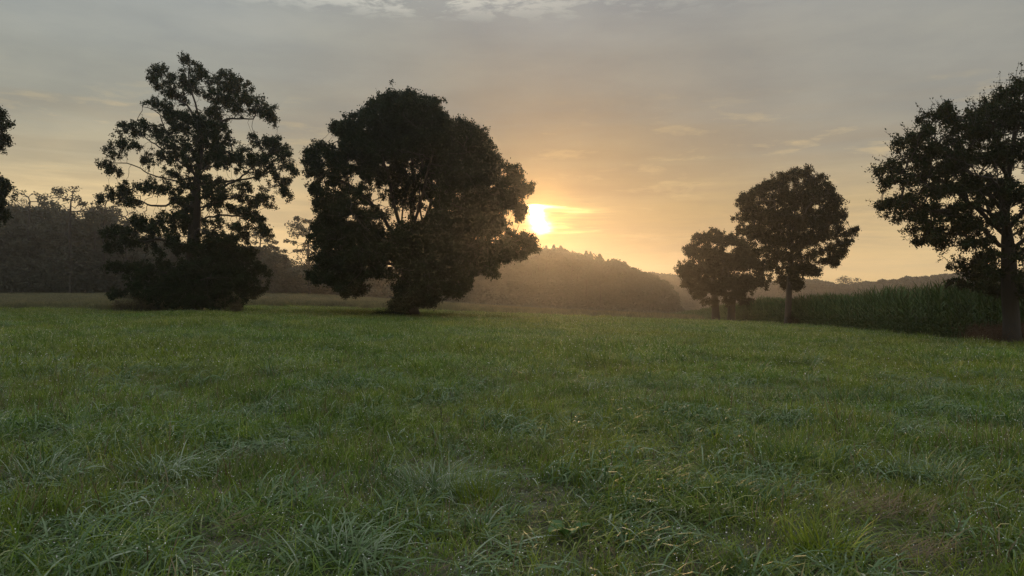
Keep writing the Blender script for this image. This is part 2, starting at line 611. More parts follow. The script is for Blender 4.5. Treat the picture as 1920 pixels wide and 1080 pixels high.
def tubes(P, par, rad, minr, G, mat=0, flare=None):
    """sweep tapered tubes along the skeleton"""
    n = len(P)
    ch = [[] for _ in range(n)]
    for i in range(n):
        if par[i] >= 0:
            ch[par[i]].append(i)
    starts = [(i, None) for i in range(n) if par[i] < 0]
    while starts:
        i, frm = starts.pop()
        chain = [] if frm is None else [frm]
        rr = [] if frm is None else [min(rad[frm], rad[i] * 1.15)]
        cur = i
        while True:
            chain.append(cur)
            rr.append(rad[cur])
            cs = [c for c in ch[cur] if rad[c] > minr]
            if not cs:
                break
            cs.sort(key=lambda c: -rad[c])
            for c in cs[1:]:
                starts.append((c, cur))
            cur = cs[0]
        if len(chain) < 2:
            continue
        pts = P[chain]
        rr = np.array(rr)
        sides = 4 if rr.max() < 0.05 else (6 if rr.max() < 0.15 else 12)
        tg = np.gradient(pts, axis=0)
        tg /= np.linalg.norm(tg, axis=1)[:, None] + 1e-9
        ref = np.array([0.3, 1, 0.1]) if abs(tg[0][1]) < 0.8 else np.array([1, 0, 0.1])
        u = np.cross(tg, ref)
        u /= np.linalg.norm(u, axis=1)[:, None] + 1e-9
        v = np.cross(tg, u)
        a = np.linspace(0, 2 * math.pi, sides, endpoint=False)
        R_ = rr[:, None]
        if rr.max() > 0.15:
            R_ = R_ * (1 + 0.07 * np.sin(a * 3 + 1)[None, :] + 0.04 * np.sin(a * 5 + pts[:, 2:3] * 0.8))
        ring = pts[:, None, :] + (u[:, None, :] * np.cos(a)[None, :, None] + v[:, None, :] * np.sin(a)[None, :, None]) * R_[..., None]
        co = ring.reshape(-1, 3)
        L = len(chain)
        b0 = np.arange(L - 1)[:, None] * sides
        j = np.arange(sides)
        j2 = (j + 1) % sides
        fa = np.stack([b0 + j, b0 + j2, b0 + sides + j2, b0 + sides + j], -1).reshape(-1, 4)
        G.add(co, fa, 0.5, mat)


def resample(pts, step):
    pts = np.array(pts, float)
    # Catmull-Rom smoothing
    q = np.vstack([2 * pts[0] - pts[1], pts, 2 * pts[-1] - pts[-2]])
    out = []
    for i in range(1, len(q) - 2):
        p0, p1, p2, p3 = q[i - 1:i + 3]
        m_ = max(1, int(np.linalg.norm(p2 - p1) / step))
        for t in np.arange(m_) / m_:
            out.append(0.5 * ((2 * p1) + (-p0 + p2) * t + (2 * p0 - 5 * p1 + 4 * p2 - p3) * t * t + (-p0 + 3 * p1 - 3 * p2 + p3) * t ** 3))
    out.append(pts[-1])
    return np.array(out)


def big_tree(label, cat, name, d, base, trunk, limbs, blobs, gaps, natt, per, lsize, trunk_r, leaf, seed,
             spread=0.8, kill=0.42, step=0.32, cl=0.34, sink=0.1, group=None, barkm='bark', up=0.5, shell=0.45,
             depthf=0.75, ratio=0.55, clump=0.55, clump_n=9, loose=0.45, twig=0.0, fill=()):
    """a tree d metres away whose limbs and leaf masses have real depth"""
    r = np.random.default_rng(seed)
    sc = d / F
    bx, by = base
    B = PX(bx, by, d)
    B[2] = H(B[0], B[1])
    zoff = B[2] - PX(bx, by, d)[2]
    def W3(px, py, dy=0.0):
        # near limbs reach a little less far up and out than the middle ones: a rounded crown
        p = PX(px, py, d + min(0.0, dy))
        p[1] = d + dy
        return p - np.array([B[0], B[1], B[2] - zoff * 0])
    # centre line and half widths of the whole crown, for depth placement
    cx = np.average([b[0] for b in blobs], weights=[b[2] * b[3] for b in blobs])
    xmin = min(b[0] - b[2] for b in blobs)
    xmax = max(b[0] + b[2] for b in blobs)
    half = (xmax - xmin) / 2
    # skeleton seeds
    tr = resample([W3(*p) for p in trunk], step)
    tr[0][2] = -sink
    nodes = list(tr)
    par = [-1] + list(range(len(tr) - 1))
    for lb in limbs:
        dy = lb[0]
        nl = len(lb) - 2
        q = [W3(p[0], p[1], dy * (i_ / nl) ** 0.8) for i_, p in enumerate(lb[1:])]
        q = resample(q, step)
        arr = np.array(nodes)
        j = int(np.linalg.norm(arr - q[0], axis=1).argmin())
        prev = j
        for p in q[1:]:
            nodes.append(p + r.normal(size=3) * 0.03)
            par.append(prev)
            prev = len(nodes) - 1
    # attraction points in the leaf masses
    vol = np.array([b[2] * b[3] * math.sqrt(b[2] * b[3]) ** 0.35 * (b[4] if len(b) > 4 else 1) for b in blobs])
    cnt = np.maximum(4, (natt * vol / vol.sum()).astype(int))
    A = []
    for b, c_ in zip(blobs, cnt):
        lat = min(1, abs(b[0] - cx) / half)
        dmax = half * sc * math.sqrt(max(0.05, 1 - lat * lat)) * depthf
        rad0 = np.array([b[2], spread * math.sqrt(b[2] * b[3]) * 1.1, b[3]]) * sc
        ksub = max(1, int(round(dmax / rad0[1])))
        rad0 = np.maximum(rad0 - clump * 0.4, rad0 * 0.72)
        for q in range(ksub):
            off = (0 if ksub == 1 else (q / (ksub - 1) * 2 - 1)) * max(0, dmax - rad0[1] * 0.5) + r.normal() * 0.15 * rad0[1]
            c0 = W3(b[0], b[1], off)
            c0[0] += r.normal() * rad0[0] * 0.08
            c0[2] += r.normal() * rad0[2] * 0.08
            # leaf clumps inside the mass, then twig ends inside each clump
            nn_ = max(3, c_ // ksub)
            kc = max(1, nn_ // clump_n)
            cc = sample_blob(c0, rad0, kc, r, shell)
            cr = clump * (0.6 + 0.7 * r.random(kc))
            e_ = r.normal(size=(kc, clump_n, 3))
            e_ /= np.linalg.norm(e_, axis=2)[..., None]
            e_ *= (r.random((kc, clump_n)) ** 0.4)[..., None] * cr[:, None, None]
            A.append((cc[:, None, :] + e_).reshape(-1, 3))
            A.append(sample_blob(c0, rad0 + clump * 0.2, int(nn_ * loose), r, shell))
    for (fx, fy, fr, fh, fn) in fill:      # the inside of the crown
        A.append(sample_blob(W3(fx, fy), np.array([fr, fr * 0.9, fh]) * sc, fn, r, 0.5))
    A = np.concatenate(A)
    # thin places of the crown
    if gaps:
        u = (A[:, 0] + B[0]) / (A[:, 1] + B[1]) * F + 960
        v = HOR - (A[:, 2] + B[2] - zoff - CAM_Z) / (A[:, 1] + B[1]) * F
        keep = np.ones(len(A), bool)
        for (gx_, gy_, rx_, ry_, pr) in gaps:
            ins = ((u - gx_) / rx_) ** 2 + ((v - gy_) / ry_) ** 2 < 1
            keep &= ~(ins & (r.random(len(A)) < pr))
        A = A[keep]
    A = A[A[:, 2] > 0.25]
    P, pr_ = colonise(nodes, par, A, step, kill, 30.0, r)
    rad, kids = pipe(P, pr_, 0.012)
    s_ = trunk_r / rad[0]
    rad = rad * np.where(rad > 0.04, 1 + (s_ - 1) * np.clip((rad - 0.04) / (rad[0] - 0.04), 0, 1) ** 0.7, 1.0)
    # root flare
    zl = P[:, 2]
    main = np.arange(len(tr))
    rad[main] *= 1 + 0.5 * np.exp(-np.clip(zl[main], 0, 9) / 0.35)
    G = Geo()
    tubes(P, pr_, rad, 0.011 if d < 70 else 0.014, G)
    root = empty(name, tuple(B))
    tag(root, label, cat, group)
    # leaves: sprays round every attraction point and thin twig end
    tips = P[(kids == 0)]
    cen = np.concatenate([A, tips[r.random(len(tips)) < 0.7]])
    n = len(cen)
    cnts = r.integers(int(per * 0.5), int(per * 1.5) + 1, n)
    rep = np.repeat(np.arange(n), cnts)
    flat = r.normal(size=(len(rep), 3)) * cl * 0.62
    # sprays hang off a short twig direction
    dirs = r.normal(size=(n, 3))
    dirs /= np.linalg.norm(dirs, axis=1)[:, None]
    tt = r.random(len(rep))[:, None]
    pos = cen[rep] + flat * (0.5 + 0.5 * tt) + dirs[rep] * cl * 1.1 * (tt - 0.35)
    if twig > 0:       # long leading shoots standing out of the crown
        c3 = np.array([(cx - bx) * sc, 0, (by - np.average([b[1] for b in blobs])) * sc])
        o_ = tips - c3
        o_ /= np.linalg.norm(o_, axis=1)[:, None]
        o_[:, 2] += 0.35
        sel = np.nonzero(r.random(len(tips)) < 0.5)[0]
        rp = np.repeat(sel, 9)
        for q_ in sel:
            e_ = tips[q_] + o_[q_] * twig
            tubes(np.array([tips[q_], (tips[q_] + e_) / 2 + r.normal(size=3) * 0.03, e_]), np.array([-1, 0, 1]), np.array([0.010, 0.007, 0.004]), 0, G)
        t2 = np.tile(np.linspace(0.2, 1, 9), len(sel))[:, None]
        pos = np.concatenate([pos, tips[rp] + o_[rp] * t2 * twig + r.normal(size=(len(rp), 3)) * 0.05])
    obj('trunk', G.mesh('trunk', [M[barkm]], True), root)
    pos = pos[pos[:, 2] > 0.12]
    ct = np.clip(0.5 + 0.25 * r.normal(size=n), 0, 1)
    tint = np.clip(0.5 + 0.28 * r.normal(size=len(pos)), 0, 1)
    G2 = Geo()
    co, fa, ti = leaves(pos, lsize * (0.7 + 0.6 * r.random(len(pos))), tint, up, ratio, r)
    G2.add(co, fa, ti)
    obj('crown', G2.mesh('crown', [M[leaf]]), root)
    return root


#TREES#
# --- the tall open-limbed tree on the left
big_tree('tall ragged tree with open sinuous limbs, left of the broad round tree', 'tree', 'oak_tree', 60, (364, 585),
    [(364, 588), (364, 530), (362, 470), (366, 410), (368, 350), (374, 300), (380, 255), (388, 215)],
    [(1, (380, 258), (362, 222), (345, 195), (322, 180), (313, 160), (306, 140)),
     (-2, (382, 250), (370, 205), (360, 175), (352, 135)),
     (0, (384, 238), (418, 225), (445, 222), (474, 223), (481, 206), (492, 200)),
     (2, (386, 228), (402, 200), (420, 178), (432, 160)),
     (-1, (374, 285), (335, 268), (312, 250), (303, 225), (292, 208), (266, 200)),
     (1.5, (370, 330), (330, 300), (285, 270), (245, 245)),
     (-1.5, (368, 362), (330, 340), (295, 332), (262, 316), (238, 305), (205, 306)),
     (0.5, (366, 392), (332, 378), (308, 386), (280, 384), (250, 373), (212, 370)),
     (2, (372, 345), (420, 338), (470, 328), (505, 312), (540, 303)),
     (-2, (369, 375), (415, 352), (455, 330), (500, 290), (530, 280)),
     (-0.5, (367, 392), (405, 380), (450, 366), (480, 368), (500, 352)),
     (1, (366, 418), (405, 402), (438, 405), (462, 400), (482, 390)),
     (-2, (363, 470), (330, 455), (300, 450), (255, 452), (212, 440)),
     (2.5, (363, 520), (310, 512), (260, 506), (205, 502)),
     (-2, (363, 500), (410, 490), (450, 500), (485, 525)),
     (5, (370, 330), (375, 290), (390, 270)), (-5, (368, 360), (360, 310), (345, 280)),
     (5, (366, 400), (380, 370), (400, 350)), (-5, (364, 450), (370, 430), (390, 440)),
     (5, (363, 500), (350, 480), (330, 470)), (-4, (363, 540), (380, 525), (400, 520))],
    [(b_[0], b_[1], b_[2] * 0.88, b_[3] * 1.3 + 2, *b_[4:]) for b_ in [(348, 345, 24, 10), (392, 372, 26, 9), (350, 398, 22, 9), (388, 440, 24, 11), (330, 372, 20, 8), (352, 122, 28, 14), (372, 135, 16, 12), (296, 130, 20, 9), (284, 147, 13, 7), (328, 146, 24, 12), (352, 158, 26, 12), (318, 172, 9, 8),
     (432, 156, 36, 18), (408, 180, 32, 16), (395, 205, 22, 10), (440, 192, 30, 14), (468, 190, 24, 14), (494, 200, 16, 16), (500, 216, 10, 8),
     (284, 194, 24, 7), (312, 204, 20, 9), (316, 222, 22, 9), (340, 216, 14, 8),
     (238, 240, 26, 14), (266, 238, 24, 12), (222, 262, 22, 12), (208, 282, 14, 12), (190, 304, 11, 11), (206, 316, 9, 9), (292, 246, 20, 9), (250, 276, 22, 12, .6),
     (336, 240, 22, 9), (372, 228, 40, 15), (405, 250, 34, 16), (375, 268, 42, 18), (318, 276, 30, 14), (290, 298, 30, 12, .8), (348, 300, 40, 14), (400, 290, 44, 18),
     (442, 290, 34, 14), (486, 268, 30, 12), (516, 272, 28, 14), (534, 296, 18, 16), (490, 298, 36, 13, .7), (545, 318, 8, 12), (532, 342, 12, 10), (500, 330, 32, 10, .7), (455, 318, 36, 10, .7), (532, 360, 7, 9),
     (330, 325, 30, 9, .6), (385, 330, 36, 12, .8), (236, 350, 28, 10), (212, 362, 24, 10), (196, 374, 12, 9), (276, 352, 30, 11), (318, 354, 28, 9), (240, 378, 22, 5, .5),
     (410, 360, 40, 12), (458, 352, 34, 9, .8), (470, 376, 30, 9), (492, 378, 12, 10), (344, 382, 26, 10), (410, 388, 34, 9, .7), (452, 396, 28, 8), (478, 412, 14, 17), (490, 430, 7, 10),
     (312, 402, 34, 9), (400, 418, 26, 12), (442, 428, 14, 10), (345, 415, 18, 8, .6), (470, 400, 14, 8),
     (255, 420, 42, 14), (212, 434, 24, 10), (196, 440, 12, 6), (296, 424, 36, 16), (240, 450, 36, 9), (205, 462, 10, 5), (320, 450, 30, 14), (346, 470, 26, 18, .7), (290, 470, 26, 10, .5),
     (380, 460, 34, 22), (420, 462, 40, 24), (440, 490, 42, 24), (390, 510, 56, 32), (345, 520, 60, 26), (240, 500, 40, 9), (205, 502, 22, 7), (280, 510, 44, 16), (250, 525, 30, 10), (215, 552, 9, 6),
     (300, 545, 56, 20), (250, 548, 26, 8), (440, 530, 44, 26), (470, 540, 22, 20), (484, 510, 12, 16), (380, 550, 60, 24), (330, 568, 60, 12), (410, 565, 36, 14)]],
    [(452, 315, 12, 7, .7), (330, 345, 10, 6, .8), (295, 372, 18, 6, .85), (390, 405, 12, 8, .8), (436, 412, 10, 8, .9), (230, 300, 10, 8, .8), (360, 200, 10, 14, .7)],
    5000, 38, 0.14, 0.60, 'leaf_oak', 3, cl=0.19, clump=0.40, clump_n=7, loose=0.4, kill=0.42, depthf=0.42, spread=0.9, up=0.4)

# --- the broad round tree with the sun at its right edge
big_tree('broad round tree in the middle with the sun at its right edge', 'tree', 'ash_tree', 58, (768, 586),
    [(768, 590), (767, 560), (766, 530), (768, 490), (772, 440), (775, 390), (775, 340), (772, 285), (768, 230)],
    [(1.5, (770, 460), (792, 420), (806, 380), (806, 340), (812, 285), (820, 235)),
     (-1.5, (769, 470), (752, 425), (738, 380), (728, 330), (708, 280), (690, 240)),
     (0, (769, 480), (722, 415), (690, 375), (650, 345), (600, 318), (585, 290)),
     (1, (771, 455), (830, 415), (880, 380), (930, 350), (985, 352)),
     (-2, (768, 490), (700, 455), (650, 440), (600, 430)),
     (2, (769, 490), (840, 462), (900, 450), (985, 450)),
     (1, (752, 425), (755, 385), (762, 345), (748, 300)),
     (-1, (792, 420), (786, 380), (790, 330), (792, 280)),
     (-2, (772, 440), (820, 390), (850, 330), (880, 270)),
     (3, (769, 500), (700, 490), (640, 500), (600, 510)),
     (-3, (768, 520), (820, 500), (870, 505), (920, 500)),
     (6, (772, 440), (760, 380), (740, 300)), (-6, (772, 440), (790, 370), (810, 290)),
     (6, (770, 470), (830, 430), (860, 390)), (-6, (770, 470), (700, 440), (660, 400)),
     (5, (768, 510), (740, 500), (720, 510)), (-5, (768, 520), (790, 510), (800, 520))],
    [(752, 182, 42, 20), (712, 196, 32, 18), (795, 200, 36, 24), (690, 222, 30, 16), (654, 232, 26, 13), (636, 242, 14, 8), (750, 225, 66, 30), (830, 232, 36, 26),
     (876, 238, 22, 16), (886, 258, 32, 22), (676, 262, 44, 22), (740, 272, 60, 28), (820, 272, 52, 28), (596, 276, 24, 18), (578, 292, 18, 14), (620, 290, 22, 20), (656, 292, 30, 18),
     (912, 290, 28, 24), (880, 310, 44, 28), (930, 318, 26, 20), (962, 326, 22, 22), (984, 352, 18, 10), (950, 352, 36, 22), (900, 350, 44, 26),
     (584, 318, 16, 18), (608, 326, 26, 20), (646, 326, 30, 18, .8), (690, 314, 40, 18), (834, 322, 40, 26), (590, 350, 18, 16), (622, 360, 26, 18), (660, 360, 30, 18), (600, 382, 18, 14),
     (850, 370, 44, 28), (910, 384, 44, 24), (956, 378, 26, 16), (974, 393, 13, 12), (640, 396, 36, 24), (606, 408, 24, 22), (690, 400, 34, 22), (596, 440, 20, 26), (630, 440, 40, 28), (680, 440, 40, 24),
     (930, 420, 36, 24), (880, 420, 50, 28), (826, 410, 36, 26), (956, 446, 30, 18), (980, 452, 20, 9), (996, 462, 12, 8), (966, 476, 24, 12), (930, 470, 40, 24), (878, 468, 46, 26), (820, 460, 48, 28),
     (760, 438, 50, 18), (740, 470, 50, 24), (690, 480, 40, 26), (640, 486, 44, 30), (600, 488, 20, 26), (592, 520, 14, 14), (625, 520, 22, 14), (656, 526, 30, 20), (650, 542, 18, 8), (700, 512, 24, 14, .7),
     (918, 502, 20, 16), (886, 502, 28, 18), (850, 505, 30, 20), (800, 500, 40, 26), (760, 505, 40, 30), (770, 540, 42, 26), (820, 535, 30, 18), (850, 545, 14, 14), (868, 530, 12, 12), (800, 562, 24, 14), (762, 566, 28, 14), (748, 572, 16, 10)],
    [(722, 346, 8, 12, .55), (750, 352, 6, 14, .35), (786, 350, 6, 14, .35), (802, 374, 6, 12, .35), (814, 338, 8, 10, .85), (720, 376, 7, 10, .55), (745, 398, 12, 6, .5), (668, 332, 10, 8, .8), (605, 335, 8, 14, .6), (712, 520, 18, 16, .7), (755, 512, 8, 10, .9), (662, 298, 13, 8, .9), (664, 326, 13, 9, .9), (722, 302, 9, 8, .9), (858, 360, 9, 10, .92), (890, 352, 9, 8, .9), (658, 402, 14, 9, .9), (702, 408, 12, 8, .85), (628, 348, 12, 9, .8), (942, 430, 9, 8, .9), (958, 398, 8, 8, .9), (846, 388, 8, 7, .9), (780, 292, 8, 6, .9), (700, 366, 9, 7, .85), (920, 345, 8, 7, .9)],
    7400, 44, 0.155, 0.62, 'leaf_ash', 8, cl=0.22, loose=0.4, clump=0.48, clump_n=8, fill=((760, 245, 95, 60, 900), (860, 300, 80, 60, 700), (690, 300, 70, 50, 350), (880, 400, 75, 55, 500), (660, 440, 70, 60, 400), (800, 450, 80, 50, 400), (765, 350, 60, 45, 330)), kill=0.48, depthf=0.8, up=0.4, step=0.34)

# --- the pair by the maize
big_tree('left one of two low dark trees at the far end of the maize', 'tree', 'field_tree', 92, (1343, 608),
    [(1343, 609), (1342, 580), (1340, 550), (1336, 510), (1332, 470)],
    [(2, (1341, 560), (1320, 530), (1295, 515)), (-2, (1341, 555), (1355, 510), (1358, 460)), (1, (1338, 530), (1310, 490), (1300, 470)), (3, (1340, 540), (1345, 500), (1345, 470)), (-3, (1340, 550), (1330, 520), (1320, 500))],
    [(1318, 448, 22, 14), (1342, 444, 20, 14), (1360, 450, 14, 16), (1302, 470, 20, 14), (1330, 475, 34, 20), (1288, 504, 20, 12), (1280, 515, 12, 8), (1310, 505, 30, 22), (1345, 505, 30, 28), (1296, 528, 18, 14), (1320, 540, 30, 16),
     (1346, 540, 26, 16), (1310, 555, 18, 8), (1335, 566, 14, 7)],
    [], 1250, 36, 0.18, 0.42, 'leaf_warm', 21, cl=0.22, clump=0.45, clump_n=6, kill=0.5, step=0.4, group=None)
big_tree('right one of two low dark trees, touching the lollipop-shaped tree', 'tree', 'field_tree', 90, (1374, 608),
    [(1372, 609), (1372, 580), (1376, 550), (1384, 510), (1388, 470)],
    [(2, (1376, 555), (1400, 530), (1425, 515)), (-2, (1376, 550), (1365, 510), (1370, 470)), (1, (1380, 530), (1405, 495), (1410, 470)), (3, (1376, 540), (1385, 500), (1385, 460)), (-3, (1376, 550), (1390, 530), (1400, 510))],
    [(1385, 452, 18, 14), (1372, 448, 10, 10), (1400, 470, 22, 16), (1386, 490, 34, 22), (1420, 492, 20, 16), (1430, 520, 16, 18), (1400, 530, 36, 20), (1370, 530, 24, 18), (1384, 556, 26, 12), (1405, 565, 14, 9), (1368, 566, 14, 8)],
    [], 1150, 36, 0.18, 0.40, 'leaf_warm', 22, cl=0.22, clump=0.45, clump_n=6, kill=0.5, step=0.4)
# --- lollipop tree
big_tree('oval lollipop-shaped tree on a straight pale trunk in front of the maize', 'tree', 'maple_tree', 65, (1478, 613),
    [(1477, 613), (1478, 580), (1480, 550), (1482, 520), (1484, 480), (1488, 430), (1492, 380), (1496, 340)],
    [(1.5, (1482, 515), (1455, 470), (1430, 430), (1410, 400)), (-1.5, (1483, 505), (1520, 480), (1570, 460), (1602, 447)), (2, (1484, 490), (1530, 440), (1550, 390)),
     (-2, (1485, 470), (1460, 420), (1450, 370)), (3, (1487, 450), (1500, 400), (1520, 350)), (0, (1482, 520), (1510, 505), (1545, 500)), (4, (1484, 490), (1480, 440), (1480, 400)), (-4, (1484, 480), (1500, 430), (1510, 400)),
     (1, (1481, 540), (1494, 530), (1497, 520))],
    [(1510, 322, 20, 13), (1482, 328, 24, 14), (1462, 340, 18, 14), (1530, 338, 24, 18), (1440, 346, 14, 10), (1426, 362, 20, 14), (1404, 370, 14, 10), (1400, 384, 14, 12), (1470, 365, 34, 22), (1510, 370, 40, 28), (1550, 360, 24, 22), (1568, 385, 20, 24),
     (1398, 406, 12, 12), (1420, 400, 24, 20), (1460, 405, 38, 24), (1510, 415, 42, 28), (1558, 412, 30, 24), (1400, 430, 14, 14), (1425, 436, 24, 18), (1460, 446, 34, 20), (1505, 452, 38, 20), (1545, 442, 30, 18), (1580, 436, 14, 12),
     (1603, 436, 10, 8), (1590, 455, 14, 9), (1578, 472, 12, 8), (1556, 470, 20, 12), (1440, 468, 22, 14), (1475, 480, 34, 14), (1515, 480, 26, 13), (1456, 496, 20, 12), (1484, 505, 18, 10), (1515, 500, 12, 6), (1528, 510, 10, 5), (1565, 488, 8, 7),
     (1494, 535, 7, 10), (1490, 520, 8, 8)],
    [(1420, 385, 8, 6, .7), (1560, 475, 10, 6, .5)], 1700, 36, 0.14, 0.24, 'leaf_warm', 31, loose=1.0, cl=0.19, clump=0.38, clump_n=6, kill=0.45, step=0.36, barkm='bark_pale')
# --- right edge tree
big_tree('large dark twiggy tree cut by the right frame edge at the maize corner', 'tree', 'oak_tree', 31.5, (1893, 648),
    [(1897, 650), (1896, 600), (1893, 550), (1892, 500), (1890, 460), (1886, 400), (1890, 340), (1900, 280), (1905, 220)],
    [(1, (1890, 450), (1850, 400), (1810, 360), (1770, 330), (1720, 320), (1680, 315)), (-1, (1890, 470), (1840, 430), (1790, 400), (1740, 395), (1690, 380)),
     (1.5, (1888, 400), (1850, 340), (1810, 280), (1780, 240)), (-1.5, (1890, 350), (1880, 290), (1860, 230)), (0, (1892, 490), (1850, 465), (1800, 440), (1760, 440)),
     (2, (1888, 430), (1840, 370), (1790, 320), (1740, 270)), (1, (1892, 480), (1940, 440), (2000, 400), (2070, 380)), (-1, (1890, 430), (1940, 370), (2000, 300), (2050, 260)),
     (1, (1892, 520), (1868, 505), (1858, 520), (1850, 545)), (3, (1890, 440), (1900, 380), (1920, 300)), (-3, (1890, 450), (1880, 380), (1860, 330)), (-2, (1892, 500), (1920, 470), (1960, 450))],
    [(1660, 312, 12, 8), (1682, 318, 18, 11), (1676, 338, 18, 10), (1706, 335, 20, 11), (1712, 262, 14, 10), (1718, 285, 18, 16), (1740, 250, 14, 8), (1775, 205, 12, 10), (1786, 222, 18, 16), (1760, 280, 28, 22), (1808, 250, 24, 20), (1735, 310, 24, 18),
     (1838, 222, 20, 16), (1862, 205, 16, 18), (1890, 176, 16, 16), (1910, 165, 18, 14), (1850, 250, 34, 24), (1900, 220, 36, 28), (1780, 320, 36, 22), (1820, 290, 36, 24), (1870, 290, 44, 28), (1668, 382, 12, 6), (1690, 388, 20, 10), (1710, 372, 22, 11),
     (1736, 358, 24, 12), (1745, 388, 28, 12), (1722, 404, 16, 8), (1758, 448, 12, 7), (1770, 360, 28, 12), (1778, 405, 34, 14), (1750, 425, 24, 10), (1825, 340, 40, 22), (1830, 385, 36, 20), (1880, 350, 40, 28), (1795, 430, 22, 10), (1825, 425, 30, 14),
     (1880, 410, 36, 20), (1820, 458, 22, 12), (1850, 450, 26, 13), (1860, 480, 22, 14), (1842, 500, 14, 12), (1866, 512, 14, 12), (1846, 530, 14, 10), (1905, 480, 16, 20), (1915, 520, 12, 18), (1922, 545, 8, 8),
     (1950, 200, 34, 30), (1990, 240, 40, 34), (1940, 280, 36, 30), (2010, 300, 44, 34), (2060, 330, 40, 34), (1960, 360, 44, 30), (2030, 390, 44, 28), (2090, 400, 30, 26), (1950, 430, 34, 20), (2010, 450, 34, 18)],
    [(1815, 372, 14, 8, .75), (1790, 380, 12, 5, .7), (1770, 340, 10, 6, .5), (1740, 378, 14, 5, .7), (1870, 440, 8, 9, .8), (1905, 390, 8, 14, .8), (1880, 470, 9, 6, .8)],
    2500, 28, 0.105, 0.28, 'leaf_ash', 44, clump=0.26, clump_n=5, loose=0.7, cl=0.14, kill=0.26, step=0.2, spread=0.9, twig=0.55, ratio=0.5, depthf=0.5)
# --- left edge tree
big_tree('dark tree cut off by the left frame edge, only two clumps of its crown showing', 'tree', 'oak_tree', 52, (-112, 585),
    [(-112, 588), (-110, 500), (-108, 420), (-100, 340), (-95, 260), (-90, 190)],
    [(1, (-108, 400), (-70, 380), (-30, 370), (10, 365)), (-1, (-100, 320), (-60, 270), (-20, 240), (0, 220)), (1, (-108, 430), (-60, 420), (-20, 400)), (0, (-100, 330), (-140, 280), (-180, 250)), (1, (-106, 400), (-160, 380), (-210, 370)), (3, (-98, 300), (-90, 260), (-70, 220)), (-3, (-105, 390), (-100, 350), (-80, 320))],
    [(bx_ - 18, by_, rx_, ry_) for (bx_, by_, rx_, ry_) in [(-14, 200, 11, 14), (-18, 225, 14, 14), (-20, 250, 14, 16), (-24, 268, 14, 10), (-20, 335, 20, 10), (-12, 352, 20, 10), (-14, 372, 18, 9), (-16, 395, 16, 10), (-34, 375, 24, 22), (-60, 210, 40, 30), (-50, 260, 34, 30), (-100, 160, 44, 34),
     (-150, 220, 50, 40), (-60, 350, 46, 36), (-120, 300, 60, 40), (-190, 340, 50, 46), (-80, 420, 46, 28), (-160, 420, 56, 34), (-100, 480, 40, 26)]],
    [], 2400, 40, 0.17, 0.45, 'leaf_oak', 52, cl=0.22, clump=0.5, kill=0.45)


# --- undergrowth shrubs under the left tree
def shrub(label, d, px, py, blobs, n, seed, leaf='leaf_shrub', cat='shrub', name='shrub'):
    r = np.random.default_rng(seed)
    B = PX(px, py, d)
    B[2] = H(B[0], B[1])
    root = empty(name, tuple(B))
    tag(root, label, cat)
    P0 = PX(px, py, d)
    G, G2 = Geo(), Geo()
    for (bx, by, rx, ry) in blobs:
        c = PX(bx, by, d) - P0
        rad = np.array([rx, (rx + ry) * 0.5, ry]) * d / F
        c[1] += r.normal() * 0.4
        c[2] = max(c[2], rad[2] * 0.6)
        A = sample_blob(c, rad, n, r)
        A = A[A[:, 2] > 0.05]
        rep = np.repeat(np.arange(len(A)), 12)
        pos = A[rep] + r.normal(size=(len(rep), 3)) * 0.12
        pos = pos[pos[:, 2] > 0.03]
        G2.add(*leaves(pos, 0.09, np.clip(0.5 + 0.3 * r.normal(size=len(pos)), 0, 1), 0.4, 0.55, r))
        for a in A[::6]:
            s = np.array([c[0] * 0.8 + r.normal() * 0.15, c[1], -0.05])
            mid = (s + a) / 2 + r.normal(size=3) * 0.08
            q = resample([s, mid, a], 0.3)
            tubes(q, np.arange(len(q)) - 1, np.linspace(0.018, 0.006, len(q)), 0, G)
    obj('stems', G.mesh('stems', [M['bark']], True), root)
    obj('foliage', G2.mesh('foliage', [M[leaf]]), root)


shrub('low olive-brown bush at the left foot of the tall ragged tree', 58, 240, 584, [(225, 572, 14, 12), (250, 566, 22, 18), (280, 570, 20, 14), (262, 555, 14, 10)], 110, 71)
shrub('pale brownish bush at the right foot of the tall ragged tree', 58, 430, 584, [(415, 570, 18, 15), (438, 567, 16, 17), (450, 575, 10, 9)], 110, 72)
shrub('low leafy clump of weeds left of the foot of the broad round tree', 57, 726, 587, [(712, 584, 10, 4), (728, 582, 12, 6), (742, 580, 12, 9)], 60, 73, 'leaf_oak', 'weeds', 'weed_clump')
shrub('small dark sprout bush at the foot of the lollipop-shaped tree', 64.5, 1490, 612, [(1484, 600, 8, 10), (1500, 604, 10, 6)], 60, 74, 'leaf_warm')


